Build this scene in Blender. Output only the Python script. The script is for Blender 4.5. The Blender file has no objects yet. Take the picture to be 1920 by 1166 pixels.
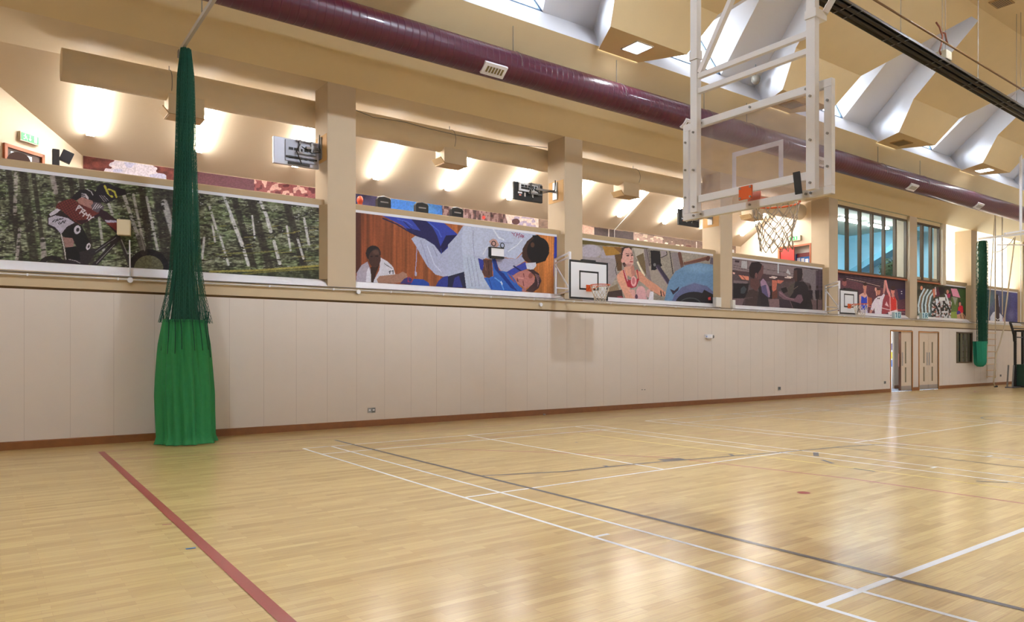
import bpy, bmesh, math, random
import numpy as np
from mathutils import Vector, Matrix

D = bpy.data
SC = bpy.context.scene
COL = SC.collection
PI = math.pi
rnd = random.Random(7)

# ------------------------------------------------------------------ camera
# world: x along the balcony wall (y = 0 plane), y towards the wall, z up, metres
FOC, CY, YAW = 1351.24, 659.8, math.radians(36.1212)
CAM = np.array([-4.0206, -13.5769, 1.516])
cam = D.cameras.new('camera')
cam.sensor_width = 36.0
cam.lens = 36.0 * FOC / 1920.0
cam.shift_y = (CY - 583.0) / 1920.0
cam.clip_start, cam.clip_end = 0.05, 200
co = D.objects.new('camera', cam)
COL.objects.link(co)
co.location = CAM.tolist()
co.rotation_euler = (PI / 2, 0, -YAW)
SC.camera = co

# ------------------------------------------------------------------ look, world
SC.view_settings.view_transform = 'Standard'
SC.view_settings.look = 'None'
SC.view_settings.gamma = 1.0
SC.view_settings.use_curve_mapping = False
SC.view_settings.exposure = 0.0
SC.cycles.sample_clamp_indirect = 6.0
SC.cycles.blur_glossy = 1.0
W = D.worlds.new('sky')
SC.world = W
W.use_nodes = True
wn = W.node_tree.nodes
bg = wn['Background']
sk = wn.new('ShaderNodeTexSky')
sk.sky_type = 'HOSEK_WILKIE'
sk.turbidity = 5.0
sk.sun_direction = (0.3, -0.6, 0.75)
mixw = wn.new('ShaderNodeMixRGB')
mixw.inputs['Fac'].default_value = 0.75
mixw.inputs['Color2'].default_value = (0.82, 0.92, 1.0, 1)
W.node_tree.links.new(sk.outputs[0], mixw.inputs['Color1'])
W.node_tree.links.new(mixw.outputs[0], bg.inputs['Color'])
bg.inputs['Strength'].default_value = 14.0
LAMP_HALL = 390.0      # hall ceiling luminaires
LAMP_PANEL = 36.0     # square lights in the roof panels
LAMP_TUBE = 80.0      # balcony battens
FILLWIN = 2.2           # glow of the fill windows added behind the camera
SKYLIGHT = 2600.0       # daylight through each roof window (watts)


def ray(u, v):
    a = (u - 960) / FOC
    b = (CY - v) / FOC
    c, s = math.cos(YAW), math.sin(YAW)
    return np.array([a * c + s, -a * s + c, b])


def at(u, v, x=None, y=None, z=None):
    d = ray(u, v)
    if x is not None: t = (x - CAM[0]) / d[0]
    elif y is not None: t = (y - CAM[1]) / d[1]
    else: t = (z - CAM[2]) / d[2]
    return CAM + t * d


def pr(x, y, z):
    dx, dy, dz = x - CAM[0], y - CAM[1], z - CAM[2]
    c, s = math.cos(YAW), math.sin(YAW)
    a = dx * c - dy * s
    w = dx * s + dy * c
    return 960 + FOC * a / w, CY - FOC * dz / w


# ------------------------------------------------------------------ materials
def lin(c):
    return tuple((v / 255 / 12.92) if v / 255 <= 0.04045 else ((v / 255 + 0.055) / 1.055) ** 2.4 for v in c)


MATS = {}


def mat(name, rgb, rough=0.6, metal=0.0, noise=0.0, nscale=8.0, coat=0.0, bump=0.0, bscale=60.0, emit=None, spec=None):
    if name in MATS: return MATS[name]
    m = D.materials.new(name)
    m.use_nodes = True
    nt = m.node_tree
    b = nt.nodes['Principled BSDF']
    c = lin(rgb)
    b.inputs['Base Color'].default_value = (*c, 1)
    b.inputs['Roughness'].default_value = rough
    b.inputs['Metallic'].default_value = metal
    b.inputs['Coat Weight'].default_value = coat
    if spec is not None: b.inputs['Specular IOR Level'].default_value = spec
    if noise > 0:
        tc = nt.nodes.new('ShaderNodeTexCoord')
        n = nt.nodes.new('ShaderNodeTexNoise')
        n.inputs['Scale'].default_value = nscale
        n.inputs['Detail'].default_value = 6
        mx = nt.nodes.new('ShaderNodeMixRGB')
        mx.inputs['Color1'].default_value = (*[v * (1 - noise) for v in c], 1)
        mx.inputs['Color2'].default_value = (*[min(1, v * (1 + noise)) for v in c], 1)
        nt.links.new(tc.outputs['Object'], n.inputs['Vector'])
        nt.links.new(n.outputs['Fac'], mx.inputs['Fac'])
        nt.links.new(mx.outputs[0], b.inputs['Base Color'])
    if bump > 0:
        tc2 = nt.nodes.new('ShaderNodeTexCoord')
        n2 = nt.nodes.new('ShaderNodeTexNoise')
        n2.inputs['Scale'].default_value = bscale
        bp = nt.nodes.new('ShaderNodeBump')
        bp.inputs['Strength'].default_value = bump
        bp.inputs['Distance'].default_value = 0.01
        nt.links.new(tc2.outputs['Object'], n2.inputs['Vector'])
        nt.links.new(n2.outputs['Fac'], bp.inputs['Height'])
        nt.links.new(bp.outputs[0], b.inputs['Normal'])
    if emit:
        b.inputs['Emission Color'].default_value = (*lin(emit[0]), 1)
        b.inputs['Emission Strength'].default_value = emit[1]
    MATS[name] = m
    return m


CEIL = mat('warm tan ceiling paint', (232, 210, 166), 0.75, noise=0.04, nscale=2.0)
CREAM = mat('cream wall paint', (226, 208, 178), 0.7, noise=0.03, nscale=2.0)
COLM = mat('column stone paint', (204, 184, 156), 0.7, noise=0.05, nscale=3.0)
BALC = mat('balcony cream paint', (238, 220, 194), 0.7, noise=0.03, nscale=2.0)
PANEL = mat('beige wall panel', (228, 216, 204), 0.6, noise=0.03, nscale=3.0)
SEAM = mat('panel seam', (186, 170, 158), 0.8)
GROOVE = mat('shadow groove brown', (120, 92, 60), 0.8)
BAND = mat('sand band paint', (205, 184, 150), 0.65, noise=0.04, nscale=3.0)
CAPM = mat('parapet cap paint', (188, 164, 128), 0.6, noise=0.05, nscale=6.0)
SILL = mat('pale sill laminate', (248, 244, 244), 0.45, noise=0.02, nscale=4.0)
WHITE = mat('white plaster', (250, 250, 255), 0.7)
WPAINT = mat('white metal paint', (248, 248, 252), 0.35)
SKIRT = mat('brown skirting wood', (134, 84, 44), 0.45, noise=0.2, nscale=9.0)
WOOD = mat('red brown door wood', (176, 100, 62), 0.45, noise=0.15, nscale=10.0)
MULL = mat('dark brown mullion', (92, 72, 50), 0.5)
BLACK = mat('black paint', (28, 27, 28), 0.5)
DKTUBE = mat('dark heater metal', (48, 44, 40), 0.4, metal=0.5, noise=0.2, nscale=4.0)
GREYM = mat('grey metal', (150, 148, 146), 0.4, metal=0.6)
ORANGE = mat('orange paint', (224, 96, 30), 0.45)
REDP = mat('red door paint', (196, 56, 52), 0.5)
BLUEP = mat('blue notice board', (30, 96, 170), 0.6)
PAPER = mat('white paper', (236, 238, 242), 0.7)
CORD = mat('white net cord', (226, 216, 200), 0.8)
CORD2 = mat('natural rope', (206, 190, 164), 0.85)
GREENC = mat('green curtain fabric', (36, 128, 72), 0.75, noise=0.12, nscale=14.0, bump=0.3, bscale=40)
GREENB = mat('sea green net bag', (18, 128, 100), 0.75, noise=0.15, nscale=14.0)
NETG = mat('dark green netting cord', (22, 84, 66), 0.8, noise=0.25, nscale=20)
NETC = mat('gathered dark green netting', (14, 66, 52), 0.85, noise=0.5, nscale=60)
EXITG = mat('green exit sign', (30, 150, 80), 0.4, emit=((40, 170, 90), 0.8))
EXITW = mat('exit sign white', (238, 240, 236), 0.4, emit=((240, 250, 240), 0.9))
LAMPW = mat('lamp diffuser hall', (255, 255, 255), 0.5, emit=((228, 240, 255), LAMP_HALL))
LAMPB = mat('lamp diffuser far side', (255, 255, 255), 0.5, emit=((228, 240, 255), LAMP_HALL * .5))
LAMPK = mat('lamp diffuser spot', (255, 255, 255), 0.5, emit=((228, 240, 255), LAMP_HALL * 3.0))
LAMPP = mat('lamp diffuser panel', (255, 255, 255), 0.5, emit=((246, 250, 255), LAMP_PANEL))
LAMPT = mat('fluorescent diffuser', (255, 255, 255), 0.5, emit=((255, 249, 240), LAMP_TUBE))
BROOM = mat('pale blue room paint', (160, 216, 236), 0.7)
SOCK = mat('socket grey plastic', (120, 120, 118), 0.5)
STEELP = mat('brushed kick plate', (178, 170, 166), 0.35, metal=0.4)
DOORP = mat('pale door laminate', (222, 204, 182), 0.5)
VISION = mat('olive glazed strip', (128, 118, 92), 0.2)


def duct_mat():
    m = mat('maroon spiral duct', (74, 5, 42), 0.36, coat=0.25)
    nt = m.node_tree
    b = nt.nodes['Principled BSDF']
    tc = nt.nodes.new('ShaderNodeTexCoord')
    w = nt.nodes.new('ShaderNodeTexWave')
    w.bands_direction = 'X'
    w.inputs['Scale'].default_value = 2.1
    w.inputs['Distortion'].default_value = 0
    cr = nt.nodes.new('ShaderNodeValToRGB')
    cr.color_ramp.elements[0].position = 0.90
    cr.color_ramp.elements[1].position = 1.0
    cr.color_ramp.elements[0].color = (0, 0, 0, 1)
    bp = nt.nodes.new('ShaderNodeBump')
    bp.inputs['Strength'].default_value = 0.7
    bp.inputs['Distance'].default_value = 0.01
    nt.links.new(tc.outputs['Object'], w.inputs['Vector'])
    nt.links.new(w.outputs['Fac'], cr.inputs['Fac'])
    nt.links.new(cr.outputs['Color'], bp.inputs['Height'])
    nt.links.new(bp.outputs[0], b.inputs['Normal'])
    return m


DUCT = duct_mat()
DUCTB = mat('beige duct paint', (226, 208, 178), 0.6, noise=0.05, nscale=3.0)


def glass_mat(name, tint, transp, rough=0.02):
    m = D.materials.new(name)
    m.use_nodes = True
    nt = m.node_tree
    nt.nodes.remove(nt.nodes['Principled BSDF'])
    out = nt.nodes['Material Output']
    t = nt.nodes.new('ShaderNodeBsdfTransparent')
    t.inputs[0].default_value = (*tint, 1)
    g = nt.nodes.new('ShaderNodeBsdfGlossy')
    g.inputs['Roughness'].default_value = rough
    d = nt.nodes.new('ShaderNodeBsdfDiffuse')
    d.inputs[0].default_value = (0.8, 0.78, 0.8, 1)
    mx = nt.nodes.new('ShaderNodeMixShader')
    lw = nt.nodes.new('ShaderNodeLayerWeight')
    lw.inputs['Blend'].default_value = 0.5
    pw = nt.nodes.new('ShaderNodeMath'); pw.operation = 'POWER'; pw.inputs[1].default_value = 5
    nt.links.new(lw.outputs['Facing'], pw.inputs[0])
    fr = nt.nodes.new('ShaderNodeMapRange')
    fr.inputs['To Min'].default_value = 0.04; fr.inputs['To Max'].default_value = 0.7
    nt.links.new(pw.outputs[0], fr.inputs['Value'])
    mx2 = nt.nodes.new('ShaderNodeMixShader')
    n = nt.nodes.new('ShaderNodeTexNoise')
    n.inputs['Scale'].default_value = 9
    n.inputs['Detail'].default_value = 8
    mul = nt.nodes.new('ShaderNodeMath')
    mul.operation = 'MULTIPLY'
    mul.inputs[1].default_value = 2 * (1 - transp)
    nt.links.new(n.outputs['Fac'], mul.inputs[0])
    nt.links.new(fr.outputs[0], mx.inputs[0])
    nt.links.new(t.outputs[0], mx.inputs[1])
    nt.links.new(g.outputs[0], mx.inputs[2])
    nt.links.new(mul.outputs[0], mx2.inputs[0])
    nt.links.new(mx.outputs[0], mx2.inputs[1])
    nt.links.new(d.outputs[0], mx2.inputs[2])
    nt.links.new(mx2.outputs[0], out.inputs['Surface'])
    return m


GLASS = glass_mat('clear window glass', (0.97, 0.98, 1.0), 0.99)
ACRYL = glass_mat('scuffed acrylic', (0.96, 0.94, 0.96), 0.90)


def floor_mat():
    m = D.materials.new('varnished oak strip floor')
    m.use_nodes = True
    nt = m.node_tree
    N, L = nt.nodes, nt.links
    b = N['Principled BSDF']
    tc = N.new('ShaderNodeTexCoord')

    def brick(w, h, c1, c2, off):
        br = N.new('ShaderNodeTexBrick')
        br.offset = off
        br.inputs['Color1'].default_value = (*lin(c1), 1)
        br.inputs['Color2'].default_value = (*lin(c2), 1)
        br.inputs['Mortar'].default_value = (*lin((168, 128, 80)), 1)
        br.inputs['Scale'].default_value = 1.0
        br.inputs['Mortar Size'].default_value = 0.0011
        br.inputs['Mortar Smooth'].default_value = 0.3
        br.inputs['Bias'].default_value = -0.1
        br.inputs['Brick Width'].default_value = w
        br.inputs['Row Height'].default_value = h
        L.new(tc.outputs['Object'], br.inputs['Vector'])
        return br
    b1 = brick(0.47, 0.07, (206, 176, 112), (178, 146, 84), 0.37)
    b2 = brick(1.41, 0.07, (214, 184, 122), (186, 152, 90), 0.63)
    mx = N.new('ShaderNodeMixRGB')
    mx.inputs['Fac'].default_value = 0.5
    L.new(b1.outputs['Color'], mx.inputs['Color1'])
    L.new(b2.outputs['Color'], mx.inputs['Color2'])
    mp = N.new('ShaderNodeMapping')
    mp.inputs['Scale'].default_value = (1.2, 26, 1)
    L.new(tc.outputs['Object'], mp.inputs['Vector'])
    gr = N.new('ShaderNodeTexNoise')
    gr.inputs['Scale'].default_value = 3
    gr.inputs['Detail'].default_value = 7
    L.new(mp.outputs[0], gr.inputs['Vector'])
    ov = N.new('ShaderNodeMixRGB')
    ov.blend_type = 'OVERLAY'
    ov.inputs['Fac'].default_value = 0.3
    L.new(mx.outputs[0], ov.inputs['Color1'])
    L.new(gr.outputs['Fac'], ov.inputs['Color2'])
    L.new(ov.outputs[0], b.inputs['Base Color'])
    b.inputs['Roughness'].default_value = 0.5
    b.inputs['Specular IOR Level'].default_value = 0.35
    b.inputs['Coat Weight'].default_value = 0.8
    n2 = N.new('ShaderNodeTexNoise')
    n2.inputs['Scale'].default_value = 1.4
    n2.inputs['Detail'].default_value = 4
    L.new(tc.outputs['Object'], n2.inputs['Vector'])
    mr = N.new('ShaderNodeMapRange')
    mr.inputs['To Min'].default_value = 0.15
    mr.inputs['To Max'].default_value = 0.29
    L.new(n2.outputs['Fac'], mr.inputs['Value'])
    L.new(mr.outputs[0], b.inputs['Coat Roughness'])
    return m


def paint_line(name, rgb):
    m = mat(name, rgb, 0.45, noise=0.06, nscale=12.0, coat=0.4)
    m.node_tree.nodes['Principled BSDF'].inputs['Coat Roughness'].default_value = 0.18
    return m


FLOOR = floor_mat()
LW = paint_line('white court paint', (232, 234, 236))
LK = paint_line('charcoal court paint', (72, 66, 70))
LR = paint_line('red court paint', (150, 52, 46))
LY = paint_line('yellow court paint', (226, 200, 96))
LB = paint_line('blue tape', (48, 110, 180))


# ------------------------------------------------------------------ mesh helpers
class MB:
    def __init__(self):
        self.v, self.f, self.m, self.s = [], [], [], []

    def poly(self, pts, mi=0, smooth=False):
        i = len(self.v)
        self.v += [tuple(map(float, p)) for p in pts]
        self.f.append(list(range(i, i + len(pts))))
        self.m.append(mi); self.s.append(smooth)
        return self

    def box(self, a, b, mi=0):
        x0, y0, z0 = [min(a[i], b[i]) for i in range(3)]
        x1, y1, z1 = [max(a[i], b[i]) for i in range(3)]
        i = len(self.v)
        self.v += [(x0, y0, z0), (x1, y0, z0), (x1, y1, z0), (x0, y1, z0), (x0, y0, z1), (x1, y0, z1), (x1, y1, z1), (x0, y1, z1)]
        for f in ((0, 3, 2, 1), (4, 5, 6, 7), (0, 1, 5, 4), (1, 2, 6, 5), (2, 3, 7, 6), (3, 0, 4, 7)):
            self.f.append([i + k for k in f]); self.m.append(mi); self.s.append(False)
        return self

    def obox(self, c, ux, uy, uz, h, mi=0):
        """box at centre c with unit axes and half sizes h"""
        c, ux, uy, uz = [np.array(q, float) for q in (c, ux, uy, uz)]
        i = len(self.v)
        for sz in (-1, 1):
            for sx, sy in ((-1, -1), (1, -1), (1, 1), (-1, 1)):
                self.v.append(tuple(c + ux * h[0] * sx + uy * h[1] * sy + uz * h[2] * sz))
        for f in ((0, 3, 2, 1), (4, 5, 6, 7), (0, 1, 5, 4), (1, 2, 6, 5), (2, 3, 7, 6), (3, 0, 4, 7)):
            self.f.append([i + k for k in f]); self.m.append(mi); self.s.append(False)
        return self

    def bar(self, p, q, w, h, mi=0, up=(0, 0, 1)):
        """rectangular bar from p to q, w across, h along up"""
        p, q, up = [np.array(t, float) for t in (p, q, up)]
        d = q - p
        l = np.linalg.norm(d); d = d / l
        r = np.cross(d, up)
        if np.linalg.norm(r) < 1e-6: r = np.cross(d, (1, 0, 0))
        r = r / np.linalg.norm(r)
        u = np.cross(r, d)
        return self.obox((p + q) / 2, r, d, u, (w / 2, l / 2, h / 2), mi)

    def tube(self, pts, r, n=8, mi=0, cap=True, closed=False):
        pts = [np.array(p, float) for p in pts]
        m = len(pts)
        rs = r if hasattr(r, '__len__') else [r] * m
        base = len(self.v)
        pu = None
        for i, p in enumerate(pts):
            if closed: t = pts[(i + 1) % m] - pts[i - 1]
            else: t = pts[min(i + 1, m - 1)] - pts[max(i - 1, 0)]
            t = t / (np.linalg.norm(t) + 1e-12)
            if pu is None:
                a = np.array([0, 0, 1.0]) if abs(t[2]) < 0.9 else np.array([1.0, 0, 0])
                u = a - t * (a @ t)
            else:
                u = pu - t * (pu @ t)
            u = u / (np.linalg.norm(u) + 1e-12); pu = u
            w = np.cross(t, u)
            for k in range(n):
                a = 2 * PI * k / n
                self.v.append(tuple(p + rs[i] * (math.cos(a) * u + math.sin(a) * w)))
        for i in range(m if closed else m - 1):
            j = (i + 1) % m
            for k in range(n):
                k2 = (k + 1) % n
                self.f.append([base + i * n + k, base + i * n + k2, base + j * n + k2, base + j * n + k])
                self.m.append(mi); self.s.append(n > 4)
        if cap and not closed:
            self.f.append([base + k for k in range(n)][::-1]); self.m.append(mi); self.s.append(False)
            self.f.append([base + (m - 1) * n + k for k in range(n)]); self.m.append(mi); self.s.append(False)
        return self

    def grid(self, P, mi=0, smooth=True, wrap=False):
        """P[i][j] rows of points"""
        base = len(self.v)
        R, Cn = len(P), len(P[0])
        for row in P: self.v += [tuple(map(float, p)) for p in row]
        for i in range(R - 1):
            for j in range(Cn if wrap else Cn - 1):
                j2 = (j + 1) % Cn
                self.f.append([base + i * Cn + j, base + i * Cn + j2, base + (i + 1) * Cn + j2, base + (i + 1) * Cn + j])
                self.m.append(mi); self.s.append(smooth)
        return self

    def prism(self, poly, axis, a, b, mi=0):
        """2D polygon extruded along axis ('x': poly is (y,z), 'y': (x,z), 'z': (x,y)) from a to b"""
        def mk(p, t):
            return {'x': (t, p[0], p[1]), 'y': (p[0], t, p[1]), 'z': (p[0], p[1], t)}[axis]
        A = [mk(p, a) for p in poly]; B = [mk(p, b) for p in poly]
        self.poly(A, mi); self.poly(B[::-1], mi)
        n = len(poly)
        for i in range(n):
            j = (i + 1) % n
            self.poly([A[j], A[i], B[i], B[j]], mi)
        return self

    def build(self, name, mats, parent=None, bevel=0, **props):
        me = D.meshes.new(name)
        org = np.array([0., 0, 0])
        if parent is not None: org = WORLD[parent.name]
        vv = [(x - org[0], y - org[1], z - org[2]) for x, y, z in self.v]
        me.from_pydata(vv, [], self.f)
        mats = mats if isinstance(mats, (list, tuple)) else [mats]
        for mm in mats: me.materials.append(mm)
        me.polygons.foreach_set('material_index', self.m)
        me.polygons.foreach_set('use_smooth', self.s)
        me.update()
        o = D.objects.new(name, me)
        COL.objects.link(o)
        WORLD[o.name] = org
        if parent is not None: o.parent = parent
        if bevel:
            bm = bmesh.new(); bm.from_mesh(me)
            bmesh.ops.remove_doubles(bm, verts=bm.verts, dist=1e-5)
            bm.to_mesh(me); bm.free()
            md = o.modifiers.new('bevel', 'BEVEL'); md.width = bevel; md.segments = 2; md.limit_method = 'ANGLE'
        for k, val in props.items(): o[k] = val
        return o


WORLD = {}


def thing(name, label, cat, loc, group=None):
    o = D.objects.new(name, None)
    COL.objects.link(o)
    o.empty_display_size = 0.1
    o.location = tuple(map(float, loc))
    WORLD[o.name] = np.array(loc, float)
    o['label'] = label; o['category'] = cat
    if group: o['group'] = group
    return o


def tag(o, label, cat, group=None):
    o['label'] = label; o['category'] = cat
    if group: o['group'] = group
    return o


def copy_tree(o, loc, label, group=None):
    c = o.copy(); COL.objects.link(c)
    c.location = tuple(map(float, loc)); c['label'] = label
    if group: c['group'] = group
    for ch in list(o.children):
        d = ch.copy(); COL.objects.link(d); d.parent = c
        for g in list(ch.children):
            e = g.copy(); COL.objects.link(e); e.parent = d
    return c


ST = dict(kind='structure')
# column left edges and right edges on the y=0 plane
COLS = [(1.403, 1.992), (7.498, 8.076), (13.508, 14.073), (19.368, 19.930), (25.127, 25.717), (30.670, 31.269), (36.40, 37.0)]
CDEP = 0.66
XL, XR = -9.0, 42.0
ZS = 6.83                                   # beam underside
SLA, SLS = 7.79, 0.62                       # balcony ceiling z = SLA - SLS*y
YB = 3.6                                    # balcony back wall
PX = [1.60 + 6.15 * k for k in range(-1, 7)]  # roof panel centres
YC = -2.503                                  # court corner line


def hp(y): return 0.65 + 0.585 * (-1.65 - y)


# ------------------------------------------------------------------ floor with its court markings
def build_floor():
    b = MB()
    b.poly([(XL, -22, 0), (XR, -22, 0), (XR, 0.0, 0), (XL, 0.0, 0)], 0)
    z = [0.0008]

    def seg(p, q, w, mi):
        p, q = np.array(p[:2], float), np.array(q[:2], float)
        d = q - p; d = d / np.linalg.norm(d); n = np.array([-d[1], d[0]]) * w / 2
        zz = z[0]; z[0] += 0.00002
        b.poly([(*(p - n), zz), (*(q - n), zz), (*(q + n), zz), (*(p + n), zz)], mi)

    def px(pts, w, mi):
        g = [at(*p, z=0) for p in pts]
        for a, c in zip(g, g[1:]): seg(a, c, w, mi)
    # far-away thin game lines first
    px([(193, 847), (640, 818.5), (1060, 790), (1365, 762), (1560, 746)], 0.035, 3)
    px([(216, 861), (570, 844)], 0.03, 3)
    px([(698, 838.6), (901, 821), (1013, 813), (1130, 808)], 0.035, 3)
    px([(779, 840), (1000, 847), (1240, 857), (1290, 862), (1600, 898), (1920, 944)], 0.04, 3)
    px([(1290, 812), (1430, 816), (1560, 822), (1700, 832), (1920, 846)], 0.03, 3)
    px([(1088, 812), (1200, 827), (1402, 852), (1755, 897), (1920, 920)], 0.04, 4)
    # badminton courts
    for k, X0 in enumerate((0.0, at(1212, 789.3, z=0)[0], at(1212, 789.3, z=0)[0] * 2)):
        for xx in (0, 0.46, 5.64, 6.1):
            seg((X0 + xx, YC), (X0 + xx, YC - 13.4), 0.04, 1)
        for yy in (0, 0.76, 4.72, 8.68, 12.64, 13.4):
            seg((X0, YC - yy), (X0 + 6.1, YC - yy), 0.055 if yy == 8.68 else 0.04, 1)
        seg((X0 + 3.05, YC), (X0 + 3.05, YC - 4.72), 0.04, 1)
        seg((X0 + 3.05, YC - 8.68), (X0 + 3.05, YC - 13.4), 0.04, 1)
        for xx in (0.08, 6.02): seg((X0 + xx - 0.07, YC - 6.7), (X0 + xx + 0.09, YC - 6.7), 0.04, 1)
    # basketball keys in charcoal
    px([(628, 825), (1960, 1153.5)], 0.055, 2)
    px([(905, 892), (1060, 884), (1200, 869), (1400, 853), (1522, 843), (1575, 837.5), (1642, 833.5), (1700, 835)], 0.05, 2)
    px([(1566, 838.5), (1740, 856), (1920, 877)], 0.04, 2)
    px([(1240, 863.5), (1281, 860.5)], 0.2, 2)
    px([(1529.5, 848.5), (1530.5, 855)], 0.075, 2)
    px([(1541, 862), (1562, 869)], 0.06, 2)
    px([(1133, 873), (1142, 876)], 0.06, 2)
    px([(1368, 851.5), (1376, 855)], 0.06, 2)
    px([(1830, 902), (1890, 905)], 0.05, 2)
    px([(1600, 878), (1640, 884)], 0.05, 2)
    px([(1079, 829), (1083, 829.6)], 0.05, 2)
    g = at(1930, 787, z=0)
    ring = [(g[0] + 0.9 * math.cos(a), g[1] + 0.9 * math.sin(a)) for a in np.linspace(0, 2 * PI, 33)]
    for a, c in zip(ring, ring[1:]): seg(a, c, 0.05, 2)
    g = at(1935, 737, z=0)
    ring = [(g[0] + 1.8 * math.cos(a), g[1] + 1.8 * math.sin(a)) for a in np.linspace(0, 2 * PI, 33)]
    for a, c in zip(ring, ring[1:]): seg(a, c, 0.05, 3)
    # wide red line, the red spot and the tape marks
    seg((-2.61, -1.07), (-2.69, -16), 0.085, 3)
    g = at(1507, 924, z=0)
    zz = z[0]
    b.poly([(g[0] + 0.07 * math.cos(a), g[1] + 0.07 * math.sin(a), zz) for a in np.linspace(0, 2 * PI, 16, endpoint=False)], 3)
    px([(348, 1030), (367, 1027.5)], 0.035, 5)
    px([(304, 984.5), (322, 983)], 0.03, 3)
    b.build('floor', [FLOOR, LW, LK, LR, LY, LB], **ST)


build_floor()

# ------------------------------------------------------------------ lower wall with openings
DOORS = [(23.62, 25.29, 2.30), (25.87, 27.53, 2.30)]
DWIN = (29.2, 30.78, 1.04, 2.37)


def lower_wall():
    b = MB()
    zt = 2.50
    xs = [XL, DOORS[0][0], DOORS[0][1], DOORS[1][0], DOORS[1][1], DWIN[0], DWIN[1], XR]
    for i in range(7):
        x0, x1 = xs[i], xs[i + 1]
        if i in (1, 3): b.box((x0, 0, DOORS[0][2] + 0.06), (x1, 0.2, zt))
        elif i == 5:
            b.box((x0, 0, 0), (x1, 0.2, DWIN[2])); b.box((x0, 0, DWIN[3]), (x1, 0.2, zt))
        else: b.box((x0, 0, 0), (x1, 0.2, zt))
    # thin panel joints
    x = 1.395 - 0.617 * 16
    while x < XR - 0.5:
        if not any(d[0] - 0.05 < x < d[1] + 0.05 for d in DOORS) and not (DWIN[0] - 0.05 < x < DWIN[1] + 0.05) and x > XL + 0.1:
            b.box((x - 0.0018, -0.0012, 0.14), (x + 0.0018, 0.001, zt - 0.01), 1)
        x += 0.617
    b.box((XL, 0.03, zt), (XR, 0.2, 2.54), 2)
    b.box((XL, -0.02, 2.54), (XR, 0.2, 2.79), 3)
    b.build('wall_front', [PANEL, SEAM, GROOVE, BAND], **ST)


lower_wall()


def skirting():
    b = MB()
    segs = [(XL, DOORS[0][0] - 0.04), (DOORS[0][1] + 0.04, DOORS[1][0] - 0.04), (DOORS[1][1] + 0.04, XR)]
    for x0, x1 in segs:
        b.prism([(-0.022, 0), (0, 0), (0, 0.13), (-0.012, 0.13), (-0.022, 0.118)], 'x', x0, x1)
    b.build('baseboard_front', SKIRT, **ST)


skirting()


# ------------------------------------------------------------------ parapet of the balcony, bay by bay
def parapet():
    b = MB()
    x0 = XL
    edges = [(XL, COLS[0][0])] + [(COLS[i][1], COLS[i + 1][0]) for i in range(6)] + [(COLS[6][1], XR)]
    for i, (a, c) in enumerate(edges):
        win = i in (4,)
        zt = 4.35 if win else 4.54
        # splayed sill
        b.poly([(a, -0.02, 2.79), (c, -0.02, 2.79), (c, 0.18, 2.952), (a, 0.18, 2.952)], 1)
        b.box((a, 0.185, 2.79), (c, 0.36, zt - 0.1), 0)
        if not win:
            e = c if i != 5 else c
            b.prism([(0.17, 4.42), (0.36, 4.42), (0.36, 4.53), (0.30, 4.54), (0.19, 4.54), (0.17, 4.52)], 'x', a, e, 2)
            # chamfered return along the column
            if i < 7 and c < XR:
                b.prism([(c - 0.004, 0), (c - 0.004, 0.185), (c - 0.12, 0.185)], 'z', 2.95, 4.42, 0)
        else:
            b.box((a, 0.185, 4.25), (c, 0.36, 4.35), 0)
    b.build('wall_parapet', [CAPM, SILL, CAPM], **ST)


parapet()

# ------------------------------------------------------------------ columns
names = ['cream square column between the forest poster and the judo poster',
         'cream square column behind the nearer wall hoop, right of the judo poster',
         'cream square column right of the poster of the seated woman',
         'cream column at the left edge of the glazed viewing room',
         'cream column right of the six-pane viewing window',
         'cream column beside the far green net',
         'farthest cream column, at the right edge of the photo']
for i, (a, c) in enumerate(COLS):
    b = MB()
    b.box((a, 0, 2.79), (c, CDEP, ZS))
    o = b.build('column', COLM)
    tag(o, names[i], 'column', 'columns along the balcony')


# ------------------------------------------------------------------ balcony shell
def slz(y): return SLA - SLS * y


X0B, X1B = -2.43, COLS[3][0]
OB = np.array([-0.755, -0.656]) / np.hypot(0.755, 0.656)   # oblique end wall direction


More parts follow.
